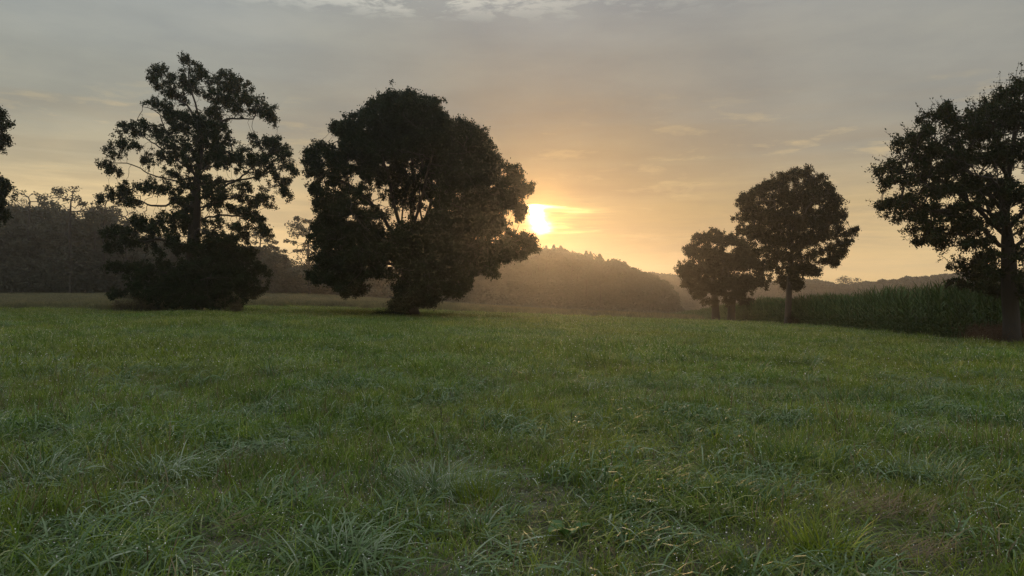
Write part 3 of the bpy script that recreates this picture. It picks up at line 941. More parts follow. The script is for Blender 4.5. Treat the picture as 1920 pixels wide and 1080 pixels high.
# ------------------------------------------------------------------ woods
def wood_crown(kind, seed):
    """unit-height background tree (height about 1), returns leaf centres"""
    r = np.random.default_rng(seed)
    pts = []
    if kind == 'broad':
        nb = 15
        for i in range(nb):
            a = r.random() * 6.28
            h = 0.30 + 0.58 * r.random()
            w = 0.28 * math.sin(math.pi * min(1, max(0.08, (h - 0.1) / 0.95))) ** 0.6
            c = np.array([math.cos(a) * w * r.random() ** .5, math.sin(a) * w * r.random() ** .5, h])
            pts.append(sample_blob(c, np.array([0.14, 0.14, 0.10]) * (0.7 + 0.5 * r.random()), 400, r, 0.35))
        pts.append(sample_blob(np.array([0, 0, 0.2]), np.array([0.28, 0.28, 0.2]), 800, r, 0.5))
    elif kind == 'lacy':
        for i in range(36):
            a = r.random() * 6.28
            h = 0.52 + 0.44 * r.random()
            w = 0.30 * math.sin(math.pi * min(1, max(0.1, (h - 0.3) / 0.8))) ** 0.6
            c = np.array([math.cos(a) * w * r.random() ** .4, math.sin(a) * w * r.random() ** .4, h])
            pts.append(sample_blob(c, np.array([0.055, 0.055, 0.035]) * (0.6 + 0.8 * r.random()), 60, r, 0.4))
        pts.append(sample_blob(np.array([0, 0, 0.33]), np.array([0.25, 0.25, 0.25]), 1300, r, 0.5))
    else:    # spire
        h = r.random(1700) ** 0.8
        w = 0.19 * (1 - h) ** 0.6 * (0.55 + 0.45 * np.abs(np.sin(h * 38))) + 0.008
        a = r.random(1700) * 6.28
        q = r.random(1700) ** 0.4
        pts.append(np.stack([np.cos(a) * w * q, np.sin(a) * w * q, 0.04 + h * 0.96], -1))
    return np.concatenate(pts)


KINDS = {kd: [wood_crown(kd, 200 + i + 17 * j) for i in range(4)] for j, kd in enumerate(('broad', 'lacy', 'spire'))}


def wood_trunk(h, G, off, r):
    q = resample([off + np.array([0, 0, -0.5]), off + np.array([r.normal() * .01 * h, 0, h * 0.35]), off + np.array([r.normal() * .02 * h, 0, h * 0.8])], h / 8)
    tubes(q, np.arange(len(q)) - 1, np.linspace(h * 0.018, h * 0.004, len(q)), 0, G)


def wood(name, label, spec, leafmat, d0, rows, profile, x0, x1, gapx, leaf, seed, kinds=('broad',), under=True, cat='wood', jit=0.12, dslope=0.0):
    """a far-off wood that reads as one mass: rows of trees, joined as stuff"""
    r = np.random.default_rng(seed)
    G = Geo()
    px = np.array([p[0] for p in profile], float)
    py = np.array([p[1] for p in profile], float)
    for row in range(rows):
        x = x0 + r.random() * gapx
        while x < x1:
            d = d0 + row * 9 + r.random() * 5 + dslope * (x - x0)
            wx = (x - 960) / F * d
            gz_ = float(H(wx, d))
            top = CAM_Z + (HOR - np.interp(x, px, py)) / F * d
            h = (top - gz_) * (1.0 - abs(r.normal()) * jit - 0.03 * (rows - 1 - row) * 0)
            if h > 1.5:
                kd = kinds[r.integers(len(kinds))]
                pts = KINDS[kd][r.integers(4)]
                a = r.random() * 6.28
                ca, sa = math.cos(a), math.sin(a)
                wdt = spec * (0.85 + 0.4 * r.random()) * (1 if kd != 'spire' else 0.9)
                P = np.stack([(pts[:, 0] * ca - pts[:, 1] * sa) * wdt, (pts[:, 0] * sa + pts[:, 1] * ca) * wdt, pts[:, 2] * h], -1)
                P += np.array([wx, d, gz_])
                co, fa, ti = leaves(P, leaf * (0.7 + 0.6 * r.random(len(P))), np.clip(r.random() * 0.5 + 0.25 + 0.2 * r.normal(size=len(P)), 0, 1), 0.3, 0.7, r)
                G.add(co, fa, ti, 0)
                wood_trunk(h, Gt := Geo(), np.array([wx, d, gz_]), r)
                for c_, f_, t_ in zip(Gt.c, Gt.f, Gt.t):
                    G.add(c_, f_, t_, 1)
            x += gapx * (0.7 + 0.6 * r.random())
        # bushes along the foot
    if under:
        n = int((x1 - x0) / 4.5)
        for i in range(n):
            x = x0 + (x1 - x0) * r.random()
            d = d0 - 2 + r.random() * 6 + dslope * (x - x0)
            wx = (x - 960) / F * d
            gz_ = float(H(wx, d))
            top = CAM_Z + (HOR - np.interp(x, px, py)) / F * d
            hh = (top - gz_) * (0.22 + 0.25 * r.random())
            P = sample_blob(np.array([wx, d, gz_ + hh * 0.45]), np.array([hh * 0.7, hh * 0.6, hh * 0.55]), 420, r, 0.4)
            P = P[P[:, 2] > gz_]
            G.add(*leaves(P, leaf * 1.1, np.clip(0.4 + 0.2 * r.normal(size=len(P)), 0, 1), 0.3, 0.7, r), 0)
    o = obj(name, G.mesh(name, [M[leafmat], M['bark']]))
    tag(o, label, cat, kind='stuff')
    return o


def lone(label, d, px, ptop, kind, wdt, leaf, seed, n=1.0, name='woodland_tree', group=None, pbase=None):
    """a background tree one can tell apart from the mass"""
    r = np.random.default_rng(seed)
    wx = (px - 960) / F * d
    gz_ = float(H(wx, d))
    h = CAM_Z + (HOR - ptop) / F * d - gz_
    root = empty(name, (wx, d, gz_))
    tag(root, label, 'tree', group)
    G = Geo()
    pts = KINDS[kind][seed % 4]
    P = np.stack([pts[:, 0] * wdt, pts[:, 1] * wdt, pts[:, 2] * h], -1)
    if n < 1:
        P = P[r.random(len(P)) < n]
    Gt = Geo()
    tr = resample([np.array([0, 0, -0.4]), np.array([0.1, 0, h * 0.3]), np.array([-0.2, 0, h * 0.55]), np.array([0.1, 0, h * 0.85])], 0.9)
    P2, pr_ = colonise(list(tr), [-1] + list(range(len(tr) - 1)), P[::7], 0.9, 1.1, 40.0, r, 0.3, 60)
    rad, kids = pipe(P2, pr_, 0.03)
    tubes(P2, pr_, rad * (h * 0.018 / rad[0]) ** 0.7, 0.02, Gt)
    obj('trunk', Gt.mesh('trunk', [M['bark']], True), root)
    co, fa, ti = leaves(P, leaf * (0.7 + 0.6 * r.random(len(P))), np.clip(0.5 + 0.25 * r.normal(size=len(P)), 0, 1), 0.3, 0.6, r)
    G.add(co, fa, ti)
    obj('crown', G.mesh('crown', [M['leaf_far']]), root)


left_prof = [(-250, 340), (-60, 350), (0, 362), (60, 366), (130, 366), (190, 376), (225, 400), (260, 428), (340, 440), (420, 445), (500, 466), (545, 482), (600, 492), (700, 500), (900, 505)]
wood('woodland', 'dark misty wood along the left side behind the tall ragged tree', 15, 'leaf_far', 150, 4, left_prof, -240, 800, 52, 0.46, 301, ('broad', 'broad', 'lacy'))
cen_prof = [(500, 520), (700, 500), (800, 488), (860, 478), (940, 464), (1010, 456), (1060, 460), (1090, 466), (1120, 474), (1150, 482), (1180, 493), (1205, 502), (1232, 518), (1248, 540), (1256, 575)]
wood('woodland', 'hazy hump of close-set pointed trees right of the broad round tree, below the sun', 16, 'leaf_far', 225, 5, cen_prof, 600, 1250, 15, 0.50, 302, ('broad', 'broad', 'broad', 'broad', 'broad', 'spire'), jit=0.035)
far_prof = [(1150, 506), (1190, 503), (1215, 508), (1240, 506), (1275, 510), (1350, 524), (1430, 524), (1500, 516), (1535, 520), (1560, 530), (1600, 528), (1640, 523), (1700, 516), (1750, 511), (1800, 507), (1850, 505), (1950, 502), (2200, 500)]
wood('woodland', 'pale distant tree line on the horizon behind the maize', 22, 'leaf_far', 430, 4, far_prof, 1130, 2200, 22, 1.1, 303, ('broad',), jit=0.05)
lone('wide domed tree topping the left wood, sky showing through its crown', 146, 132, 343, 'lacy', 22, 0.42, 401, 0.8)
lone('thin see-through tree on the left wood skyline beside the frame-edge tree', 148, 55, 347, 'lacy', 15, 0.36, 402, 0.45)
lone('feathery end tree sloping down at the right end of the left wood top', 148, 196, 355, 'lacy', 15, 0.36, 403, 0.6)
lone('sparse small tree peeping out under the left limbs of the tall ragged tree', 146, 238, 386, 'lacy', 13, 0.28, 404, 0.4)
lone('pale round-topped tree just right of the tall ragged tree, above the misty wood', 140, 488, 428, 'lacy', 11, 0.34, 405, 0.8)
lone('lacy pale tree half hidden by the left edge of the broad round tree', 135, 580, 404, 'lacy', 15, 0.36, 406, 1.0)
lone('low twiggy tree in the sky gap between the two big trees', 138, 536, 467, 'broad', 13, 0.32, 407, 0.9)
lone('rounded see-through tree standing highest on the distant tree line behind the maize', 424, 1592, 513, 'broad', 28, 0.8, 408, 0.35)
lone('broad domed tree on the distant tree line beside the right-hand tree', 424, 1808, 503, 'broad', 40, 0.9, 409, 0.9)


# ------------------------------------------------------------------ scattered plants
def blades(n, pos, L, wd, th0, curl, segs, r, tint, G, mat=0, az=None):
    """n arching grass blades"""
    az = r.random(n) * 2 * math.pi if az is None else az
    L = np.broadcast_to(L, (n,))
    wd = np.broadcast_to(wd, (n,))
    t = (np.arange(segs) + 0.5) / segs
    th = th0[:, None] + curl[:, None] * t[None, :]
    hx = np.concatenate([np.zeros((n, 1)), np.cumsum(np.sin(th), 1) / segs], 1) * L[:, None]
    hz = np.concatenate([np.zeros((n, 1)), np.cumsum(np.cos(th), 1) / segs], 1) * L[:, None]
    dx, dy = np.cos(az)[:, None], np.sin(az)[:, None]
    cen = np.stack([pos[:, 0:1] + hx * dx, pos[:, 1:2] + hx * dy, pos[:, 2:3] + hz], -1)
    tw = r.normal(size=n) * 0.5
    sx, sy = -np.sin(az + tw), np.cos(az + tw)
    s = np.linspace(0, 1, segs + 1)
    w = wd[:, None] * (np.minimum(1, 0.55 + 1.6 * s) * (1 - s ** 2.2) + 0.03)[None, :] * 0.5
    side = np.stack([sx[:, None] * w, sy[:, None] * w, 0.25 * w], -1)
    a, b = cen - side, cen + side
    co = np.stack([a, b], 2).reshape(n, -1, 3)
    nv = (segs + 1) * 2
    q = np.arange(segs) * 2
    f0 = np.stack([q, q + 1, q + 3, q + 2], -1)
    fa = (np.arange(n)[:, None, None] * nv + f0[None]).reshape(-1, 4)
    G.add(co.reshape(-1, 3), fa, np.repeat(np.broadcast_to(tint, (n,)), nv), mat)
    return cen


def octas(cen, rad, G, mat):
    """small smooth water drops"""
    n = len(cen)
    rings = []
    for (zz_, rr_) in ((-1, 0.02), (-0.6, 0.8), (0.0, 1.0), (0.6, 0.8), (1, 0.02)):
        a = np.arange(6) * math.pi / 3
        rings.append(np.stack([np.cos(a) * rr_, np.sin(a) * rr_, np.full(6, zz_)], -1))
    u = np.concatenate(rings)
    co = (cen[:, None, :] + u[None] * np.broadcast_to(rad, (n,))[:, None, None]).reshape(-1, 3)
    j = np.arange(6)
    f0 = np.concatenate([np.stack([k_ * 6 + j, k_ * 6 + (j + 1) % 6, (k_ + 1) * 6 + (j + 1) % 6, (k_ + 1) * 6 + j], -1) for k_ in range(4)])
    fa = (np.arange(n)[:, None, None] * 30 + f0[None]).reshape(-1, 4)
    G.add(co, fa, 0.5, mat)


def scatter(name, label, cat, variants, pts, rot, scl, idx, zrot=None):
    """one stuff object that instances its plant meshes on real positions"""
    col = bpy.data.collections.new(name + '_kinds')
    for v in variants:
        col.objects.link(v)
    me = bpy.data.meshes.new(name)
    me.vertices.add(len(pts))
    me.vertices.foreach_set('co', np.ascontiguousarray(pts, np.float32).ravel())
    for nm, typ, arr, key in (('rot', 'FLOAT_VECTOR', rot, 'vector'), ('scl', 'FLOAT_VECTOR', scl, 'vector'), ('idx', 'INT', idx, 'value')):
        a = me.attributes.new(nm, typ, 'POINT')
        a.data.foreach_set(key, np.ascontiguousarray(arr, np.int32 if typ == 'INT' else np.float32).ravel())
    o = obj(name, me)
    tag(o, label, cat, kind='stuff')
    ng = bpy.data.node_groups.new(name + '_nodes', 'GeometryNodeTree')
    ng.interface.new_socket('Geometry', in_out='INPUT', socket_type='NodeSocketGeometry')
    ng.interface.new_socket('Geometry', in_out='OUTPUT', socket_type='NodeSocketGeometry')
    N = ng.nodes
    gi, go = N.new('NodeGroupInput'), N.new('NodeGroupOutput')
    iop = N.new('GeometryNodeInstanceOnPoints')
    ci = N.new('GeometryNodeCollectionInfo')
    ci.inputs['Collection'].default_value = col
    ci.inputs['Separate Children'].default_value = True
    ci.inputs['Reset Children'].default_value = True
    iop.inputs['Pick Instance'].default_value = True
    ng.links.new(gi.outputs[0], iop.inputs['Points'])
    ng.links.new(ci.outputs[0], iop.inputs['Instance'])
    for nm, typ, tgt in (('rot', 'FLOAT_VECTOR', 'Rotation'), ('scl', 'FLOAT_VECTOR', 'Scale'), ('idx', 'INT', 'Instance Index')):
        na_ = N.new('GeometryNodeInputNamedAttribute')
        na_.data_type = typ
        na_.inputs['Name'].default_value = nm
        ng.links.new(na_.outputs[0], iop.inputs[tgt])
    ng.links.new(iop.outputs[0], go.inputs[0])
    md = o.modifiers.new('scatter', 'NODES')
    md.node_group = ng
    return o


def proto(name, me):
    return bpy.data.objects.new(name, me)


def vnoise(x, y, s, seed):
    """cheap smooth 2-D noise in 0..1"""
    r = np.random.default_rng(seed)
    v = np.zeros_like(x)
    for i in range(6):
        a = r.random() * 6.28
        f = s * (0.6 + 1.1 * r.random())
        v += np.sin((x * math.cos(a) + y * math.sin(a)) * f + r.random() * 6.28)
    return np.clip(0.5 + v / 6 * 1.1, 0, 1)


gm = [M['grass'], M['grass_dry'], M['grass_blue'], M['dew']]


def patch(kind, rad, nb, wmul, seed, dew, segs=4, big=1.0):
    r = np.random.default_rng(seed)
    G = Geo()
    q = rad * r.random(nb) ** 0.5
    a = r.random(nb) * 6.28
    pos = np.stack([np.cos(a) * q, np.sin(a) * q, np.full(nb, -0.02)], -1)
    ext = r.random(nb)
    if kind == 'lawn':
        L = 0.09 + 0.14 * ext ** 1.6
        cen = blades(nb, pos, L, 0.0042 * wmul, np.abs(r.normal(size=nb)) * 0.35, 0.3 + 1.3 * r.random(nb), segs, r, np.clip((0.5 if wmul > 2 else 0.6) + 0.38 * r.normal(size=nb), 0, 1), G, 0)
        n3 = nb // 16
        blades(n3, pos[:n3], L[:n3] * 1.3, 0.0045 * wmul, np.abs(r.normal(size=n3)) * 0.3, 0.4 + 0.8 * r.random(n3), segs, r, r.random(n3), G, 1)
    elif kind == 'long':
        L = 0.17 + 0.2 * ext
        cen = blades(nb, pos, L, 0.0060 * wmul, np.abs(r.normal(size=nb)) * 0.4, 0.8 + 1.9 * r.random(nb), segs, r, np.clip(0.7 + 0.25 * r.normal(size=nb), 0, 1), G, 0)
    elif kind == 'arch':
        L = 0.24 + 0.26 * ext
        n2 = nb // 2
        cen = blades(n2, pos[:n2], L[:n2], 0.0085 * wmul, 0.2 + np.abs(r.normal(size=n2)) * 0.3, 1.6 + 1.4 * r.random(n2), segs + 1, r, r.random(n2), G, 2)
        blades(nb - n2, pos[n2:], L[n2:] * 0.5, 0.0045 * wmul, np.abs(r.normal(size=nb - n2)) * 0.4, 0.3 + 1.4 * r.random(nb - n2), segs, r, r.random(nb - n2), G, 0)
    else:   # thatchy: some dead straw lying among the green
        L = 0.07 + 0.12 * ext
        n2 = nb // 3
        cen = blades(nb - n2, pos[n2:], L[n2:], 0.0042 * wmul, np.abs(r.normal(size=nb - n2)) * 0.5, 0.3 + 1.5 * r.random(nb - n2), segs, r, r.random(nb - n2), G, 0)
        blades(n2, pos[:n2], L[:n2] * 1.2, 0.0032 * wmul, 0.8 + np.abs(r.normal(size=n2)) * 0.5, 0.6 * r.random(n2), segs, r, r.random(n2), G, 1)
    if dew:
        i = r.integers(0, len(cen), dew)
        j = r.integers(max(1, cen.shape[1] - 3), cen.shape[1], dew)
        octas(cen[i, j] + np.array([0, 0, 0.002]), (0.0018 + 0.0028 * r.random(dew) ** 2) * big, G, 3)
    return G.mesh('grass_patch', gm)


#GRASS#
near_kinds = []
for i, (kd, nb) in enumerate((('lawn', 230), ('lawn', 230), ('lawn', 210), ('thatch', 230), ('thatch', 230), ('long', 190), ('long', 180), ('arch', 150), ('arch', 150))):
    near_kinds.append(proto('grass_patch', patch(kd, 0.33, int(nb * 0.8), 1.7, 500 + i, 20)))


def field_points(y0, y1, sp_, r, margin=3.0):
    nyy = int((y1 - y0) / sp_)
    out = []
    for i in range(nyy):
        y = y0 + (i + 0.5) * sp_
        hw = 0.66 * y + margin
        xs = np.arange(-hw, hw, sp_)
        out.append(np.stack([xs + (r.random(len(xs)) - 0.5) * sp_ * 1.2, np.full(len(xs), y) + (r.random(len(xs)) - 0.5) * sp_ * 1.2], -1))
    return np.concatenate(out)


def maize_edge(y):
    return 20.0 + 0.135 * np.maximum(0, y - 40)


def in_meadow(p):
    inside_maize = (p[:, 1] > 34) & (p[:, 0] > maize_edge(p[:, 1]) - 0.15)
    return ~inside_maize


def field(name, label, y0, y1, sp_, kinds, wts, seed, smin, smax, margin=3.0, fade=None):
    r = np.random.default_rng(seed)
    p = field_points(y0, y1, sp_, r, margin)
    p = p[in_meadow(p)]
    if fade:
        p = p[r.random(len(p)) < fade(p)]
    n = len(p)
    nz_ = vnoise(p[:, 0], p[:, 1], 1.1, 77)
    nz2 = vnoise(p[:, 0], p[:, 1], 0.35, 78)
    idx = np.zeros(n, int)
    u = r.random(n)
    nz3 = vnoise(p[:, 0], p[:, 1], 4.5, 79)
    long_p = np.clip((nz_ - 0.45) * 2.2, 0.2, 0.75)
    for (bx_, by_, rx_, ry_) in ((2.62, 5.66, 0.44, 0.24), (2.35, 4.66, 0.18, 0.12), (-0.22, 5.5, 0.16, 0.10), (-1.86, 5.25, 0.18, 0.10)):
        bare = ((p[:, 0] - bx_) / rx_) ** 2 + ((p[:, 1] - by_) / ry_) ** 2 < 1
        nz3 = np.where(bare, -0.43, nz3)
    that_p = np.clip((0.5 - nz2) * 1.6, 0.08, 0.6)
    idx = r.integers(0, 3, n)
    m2 = u < long_p
    idx[m2] = r.integers(5, 9, m2.sum())
    m3 = (~m2) & (r.random(n) < that_p)
    idx[m3] = r.integers(3, 5, m3.sum())
    if kinds is not near_kinds:
        idx = idx % len(kinds)
        idx = np.where(m2, r.integers(4, 6, n), r.integers(0, 4, n))
    s = (smin + (smax - smin) * r.random(n)) * (0.75 + 0.45 * nz2) * np.maximum(0.01, 0.45 + 1.05 * nz3)
    z = H(p[:, 0], p[:, 1])
    pts = np.column_stack([p, z])
    rot = np.column_stack([r.normal(size=n) * 0.06, r.normal(size=n) * 0.06, r.random(n) * 6.28])
    scl = np.column_stack([0.95 + 0.2 * r.random(n), 0.95 + 0.2 * r.random(n), s])
    return scatter(name, label, 'grass', kinds, pts, rot, scl, idx)


mid_kinds = [proto('grass_patch', patch('lawn', 0.55, 190, 3.6, 520 + i, 8, 3, 2.2)) for i in range(2)]
mid_kinds += [proto('grass_patch', patch('thatch', 0.55, 190, 3.6, 525 + i, 8, 3, 2.2)) for i in range(2)]
mid_kinds += [proto('grass_patch', patch('long', 0.5, 150, 3.2, 530 + i, 8, 3, 2.2)) for i in range(2)]
field('grass', 'wet long meadow grass with dew drops in the foreground', 1.2, 16, 0.30, near_kinds, None, 600, 0.7, 1.35)
field('grass', 'even meadow grass stretching back to the big trees', 15.5, 74, 0.42, mid_kinds, None, 601, 0.8, 1.2, margin=4,
      fade=lambda p: np.clip((92 - p[:, 1]) / 20, 0, 1))

def tuft(seed, n, L, wd, th, curl, mt, dew):
    """a radiating clump of blades from one crown"""
    r = np.random.default_rng(seed)
    G = Geo()
    ps = np.column_stack([r.normal(size=(n, 2)) * 0.045, np.full(n, -0.02)])
    az = np.arctan2(ps[:, 1], ps[:, 0]) + r.normal(size=n) * 0.8
    c = blades(n, ps, L * (0.4 + 0.75 * r.random(n)), wd * (0.6 + 0.7 * r.random(n)), np.abs(r.normal(size=n)) * th + 0.08, curl * (0.3 + 1.0 * r.random(n)), 6, r, np.clip(0.5 + 0.3 * r.normal(size=n), 0, 1), G, mt, az)
    i = r.integers(0, n, dew)
    j = r.integers(3, 7, dew)
    octas(c[i, j] + np.array([0, 0, 0.002]), 0.0016 + 0.0022 * r.random(dew) ** 2, G, 3)
    return proto('grass_tuft', G.mesh('grass_tuft', gm))


tuft_kinds = [tuft(900, 70, 0.34, 0.0085, 0.35, 2.4, 2, 10), tuft(901, 60, 0.38, 0.010, 0.35, 2.7, 2, 10), tuft(902, 80, 0.26, 0.0065, 0.3, 1.0, 0, 8),
              tuft(903, 70, 0.30, 0.008, 0.4, 1.7, 0, 10), tuft(904, 50, 0.36, 0.012, 0.45, 2.3, 2, 8), tuft(905, 90, 0.24, 0.006, 0.5, 1.4, 0, 10), tuft(906, 30, 0.30, 0.007, 0.6, 1.8, 1, 3)]
r_ = np.random.default_rng(603)
p = np.concatenate([field_points(1.5, 14, 0.48, r_), field_points(14, 40, 0.8, r_), field_points(40, 72, 1.5, r_)])
p = p[in_meadow(p)]
p = p[((p[:, 0] - 2.5) / 0.5) ** 2 + ((p[:, 1] - 5.5) / 0.35) ** 2 > 1]
q_ = vnoise(p[:, 0], p[:, 1], 1.7, 91)
p = p[r_.random(len(p)) < np.clip(0.25 + (q_ - 0.4) * 1.6, 0.1, 0.9)]
n_ = len(p)
u_ = vnoise(p[:, 0], p[:, 1], 0.9, 92)
id_ = np.where(r_.random(n_) < u_, r_.choice([0, 1, 4], n_), r_.choice([2, 3, 5, 5, 6], n_))
sc_ = (0.6 + 0.7 * r_.random(n_)) * np.where(p[:, 1] > 14, 1.3, 1.0)
scatter('grass', 'scattered arching tufts rising above the meadow sward', 'grass', tuft_kinds, np.column_stack([p, H(p[:, 0], p[:, 1])]),
        np.column_stack([r_.normal(size=(n_, 2)) * 0.1, r_.random(n_) * 6.28]), np.column_stack([sc_, sc_, sc_ * (0.8 + 0.3 * r_.random(n_))]), id_)

# tall seeding grass beyond the mown part, on the left and along the foot of the woods
tk = []
for i in range(3):
    r_ = np.random.default_rng(540 + i)
    G = Geo()
    n_ = 150
    ps = np.column_stack([r_.normal(size=(n_, 2)) * 0.5, np.full(n_, -0.02)])
    blades(n_, ps, 0.35 + 0.35 * r_.random(n_), 0.02, np.abs(r_.normal(size=n_)) * 0.2, 0.2 + 0.7 * r_.random(n_), 3, r_, r_.random(n_), G, 0)
    tk.append(proto('tall_grass_patch', G.mesh('tall_grass_patch', [M['tall']])))
r_ = np.random.default_rng(602)
p = np.column_stack([r_.uniform(-130, 45, 26000), 60 + 100 * r_.random(26000) ** 1.3])
uu = p[:, 0] / p[:, 1] * F + 960
keep = (uu > -120) & (uu < 1300) & in_meadow(p) & ((p[:, 1] > 74) | ((uu < 330) & (p[:, 1] > 62 + 4 * np.sin(p[:, 0] * 0.3))))
p = p[keep]
n_ = len(p)
scatter('tall_grass', 'hazy tan strip of uncut grass between the meadow and the left wood', 'tall grass', tk, np.column_stack([p, H(p[:, 0], p[:, 1])]),
        np.column_stack([np.zeros((n_, 2)), r_.random(n_) * 6.28]), np.repeat((0.8 + 0.5 * r_.random(n_))[:, None], 3, 1), r_.integers(0, 3, n_))


# ------------------------------------------------------------------ maize
def maize(seed):
    r = np.random.default_rng(seed)
    G = Geo()
    h = 2.1 + 0.25 * r.random()
    q = np.array([[0, 0, -0.1], [0.01, 0, h * 0.5], [r.normal() * 0.03, r.normal() * 0.03, h]])
    q = resample(q, 0.5)
    tubes(q, np.arange(len(q)) - 1, np.linspace(0.014, 0.005, len(q)), 0, G, 0)
    n = 13
    zs = np.linspace(0.2, h * 0.95, n)
    az = (np.arange(n) % 2) * math.pi + r.normal(size=n) * 0.35 + r.random() * 6
    up = np.linspace(0, 1, n)
    blades(n, np.column_stack([np.zeros((n, 2)), zs]), 0.75 - 0.25 * np.abs(up - 0.5), 0.075 - 0.02 * up, 0.65 - 0.45 * up + 0.1 * r.normal(size=n), 1.9 - 1.5 * up, 5, r, np.clip(0.5 + 0.3 * r.normal(size=n), 0, 1), G, 0, az)
    if r.random() < 0.7:
        n2 = 7
        blades(n2, np.column_stack([np.zeros((n2, 2)), np.full(n2, h - 0.03)]), 0.22 + 0.08 * r.random(n2), 0.012, 0.1 + 0.35 * r.random(n2), 0.2 * r.random(n2), 2, r, r.random(n2), G, 1)
    return G.mesh('maize_plant', [M['maize'], M['tassel']])


mk = [proto('maize_plant', maize(700 + i)) for i in range(8)]
r_ = np.random.default_rng(610)
pp = []
for row in range(34):
    off = row * 0.72
    y = 34.0 + (0.0 if row < 40 else 4)
    dens = 0.17 if row < 8 else 0.34
    ys = np.arange(34, 290, dens)
    stretch = 1 + np.maximum(0, ys - 90) / 120
    kp = r_.random(len(ys)) < 1 / stretch
    ys = ys[kp]
    pp.append(np.column_stack([maize_edge(ys) + off + r_.normal(size=len(ys)) * 0.06, ys + r_.normal(size=len(ys)) * 0.04]))
p = np.concatenate(pp)
p = p[(p[:, 1] > 34 + 0.5 * np.sin(p[:, 0] * 3)) & (p[:, 0] / p[:, 1] < 0.85)]
n_ = len(p)
hv = 0.9 + 0.2 * vnoise(p[:, 0], p[:, 1], 0.5, 5)
hv *= 1 - 0.08 * r_.random(n_)
scatter('maize', 'standing crop of dark green maize with spiky tops on the right', 'maize crop', mk, np.column_stack([p, H(p[:, 0], p[:, 1])]),
        np.column_stack([r_.normal(size=(n_, 2)) * 0.05, r_.random(n_) * 6.28]), np.column_stack([np.ones(n_), np.ones(n_), hv]), r_.integers(0, 8, n_))

# rusty dried weeds at the maize corner
wk = []
for i in range(3):
    r2 = np.random.default_rng(560 + i)
    G = Geo()
    n_ = 70
    ps = np.column_stack([r2.normal(size=(n_, 2)) * 0.28, np.full(n_, -0.02)])
    c_ = blades(n_, ps, 0.25 + 0.45 * r2.random(n_), 0.010, np.abs(r2.normal(size=n_)) * 0.25, 0.8 * r2.random(n_), 3, r2, r2.random(n_), G, 0)
    tp = c_[:, -1][::2]
    rp = np.repeat(np.arange(len(tp)), 7)
    G.add(*leaves(tp[rp] + r2.normal(size=(len(rp), 3)) * np.array([.03, .03, .06]), 0.035, r2.random(len(rp)), 0.2, 0.6, r2), 0)
    wk.append(proto('weed_patch', G.mesh('weed_patch', [M['rust']])))
r2 = np.random.default_rng(611)
p = np.column_stack([r2.uniform(18.3, 26, 330), r2.uniform(31.4, 34.4, 330)])
p = p[p[:, 0] > 18.4 + (p[:, 1] - 31.4) * 0.5]
n_ = len(p)
scatter('dry_weeds', 'rusty brown dried weeds along the maize edge at the foot of the right-hand tree', 'weeds', wk, np.column_stack([p, H(p[:, 0], p[:, 1])]),
        np.column_stack([np.zeros((n_, 2)), r2.random(n_) * 6.28]), np.repeat((0.7 + 0.6 * r2.random(n_))[:, None], 3, 1), r2.integers(0, 3, n_))

# ------------------------------------------------------------------ single plants in the foreground
def ground_at(px, py):
    """where the sight line through a photo pixel meets the meadow"""
    d = 2.0
    while d < 90:
        z = CAM_Z + (HOR - py) / F * d
        if z <= H((px - 960) / F * d, d):
            break
        d += 0.02
    x = (px - 960) / F * d
    return np.array([x, d, float(H(x, d))])


def tussock(label, px, py, n, L, spread, curl, wd, seed, mat='grass_blue', name='grass_tussock', dark=0.5, th=0.35):
    r = np.random.default_rng(seed)
    g = ground_at(px, py)
    G = Geo()
    ps = np.column_stack([r.normal(size=(n, 2)) * spread, np.full(n, -0.02)])
    az = np.arctan2(ps[:, 1], ps[:, 0]) + r.normal(size=n) * 0.7
    c = blades(n, ps, L * (0.45 + 0.65 * r.random(n)), wd * (0.6 + 0.6 * r.random(n)), np.abs(r.normal(size=n)) * th, curl * (0.4 + 0.9 * r.random(n)), 7, r, np.clip(dark + 0.3 * r.normal(size=n), 0, 1), G, 0, az)
    nd = n // 6
    i = r.integers(0, n, nd)
    j = r.integers(3, 8, nd)
    octas(c[i, j] + np.array([0, 0, 0.002]), 0.0013 + 0.0022 * r.random(nd) ** 2, G, 1)
    o = obj(name, G.mesh(name, [M[mat], M['dew']]), None, tuple(g))
    tag(o, label, 'grass tussock', 'grass tussocks in the meadow')


tussock('big silvery arching grass tussock in the centre foreground', 815, 930, 420, 0.52, 0.17, 2.3, 0.008, 801, dark=0.8)
tussock('pale arching tussock in the left foreground, broad blades bent over', 300, 900, 260, 0.46, 0.15, 2.6, 0.011, 802, dark=0.85)
tussock('upright fresh green tuft just right of the silvery centre tussock', 900, 945, 200, 0.36, 0.10, 0.9, 0.007, 803, 'grass', dark=0.1, th=0.2)
tussock('dark compact tussock in the right middle of the meadow', 1575, 760, 380, 0.42, 0.22, 1.3, 0.008, 804, dark=0.1)
tussock('dark green tussock in the right foreground below the compact one', 1490, 872, 320, 0.40, 0.20, 1.2, 0.008, 805, dark=0.15)
tussock('wide bluish tussock beside the brown straw patch', 1740, 905, 320, 0.38, 0.16, 1.9, 0.009, 806, dark=0.5)
tussock('small dark tussock in the far middle of the meadow, right of the tall ragged tree', 505, 618, 260, 0.50, 0.35, 1.1, 0.012, 807, dark=0.1)
tussock('small dark tussock near the right frame edge of the meadow', 1858, 712, 240, 0.36, 0.2, 1.2, 0.009, 808, dark=0.15)
tussock('loose tussock of long bent blades at the bottom left of centre', 640, 1062, 200, 0.44, 0.14, 2.5, 0.011, 809, dark=0.8)
tussock('long-bladed tussock at the far left in the foreground', 70, 900, 240, 0.44, 0.16, 2.4, 0.010, 810, dark=0.8)
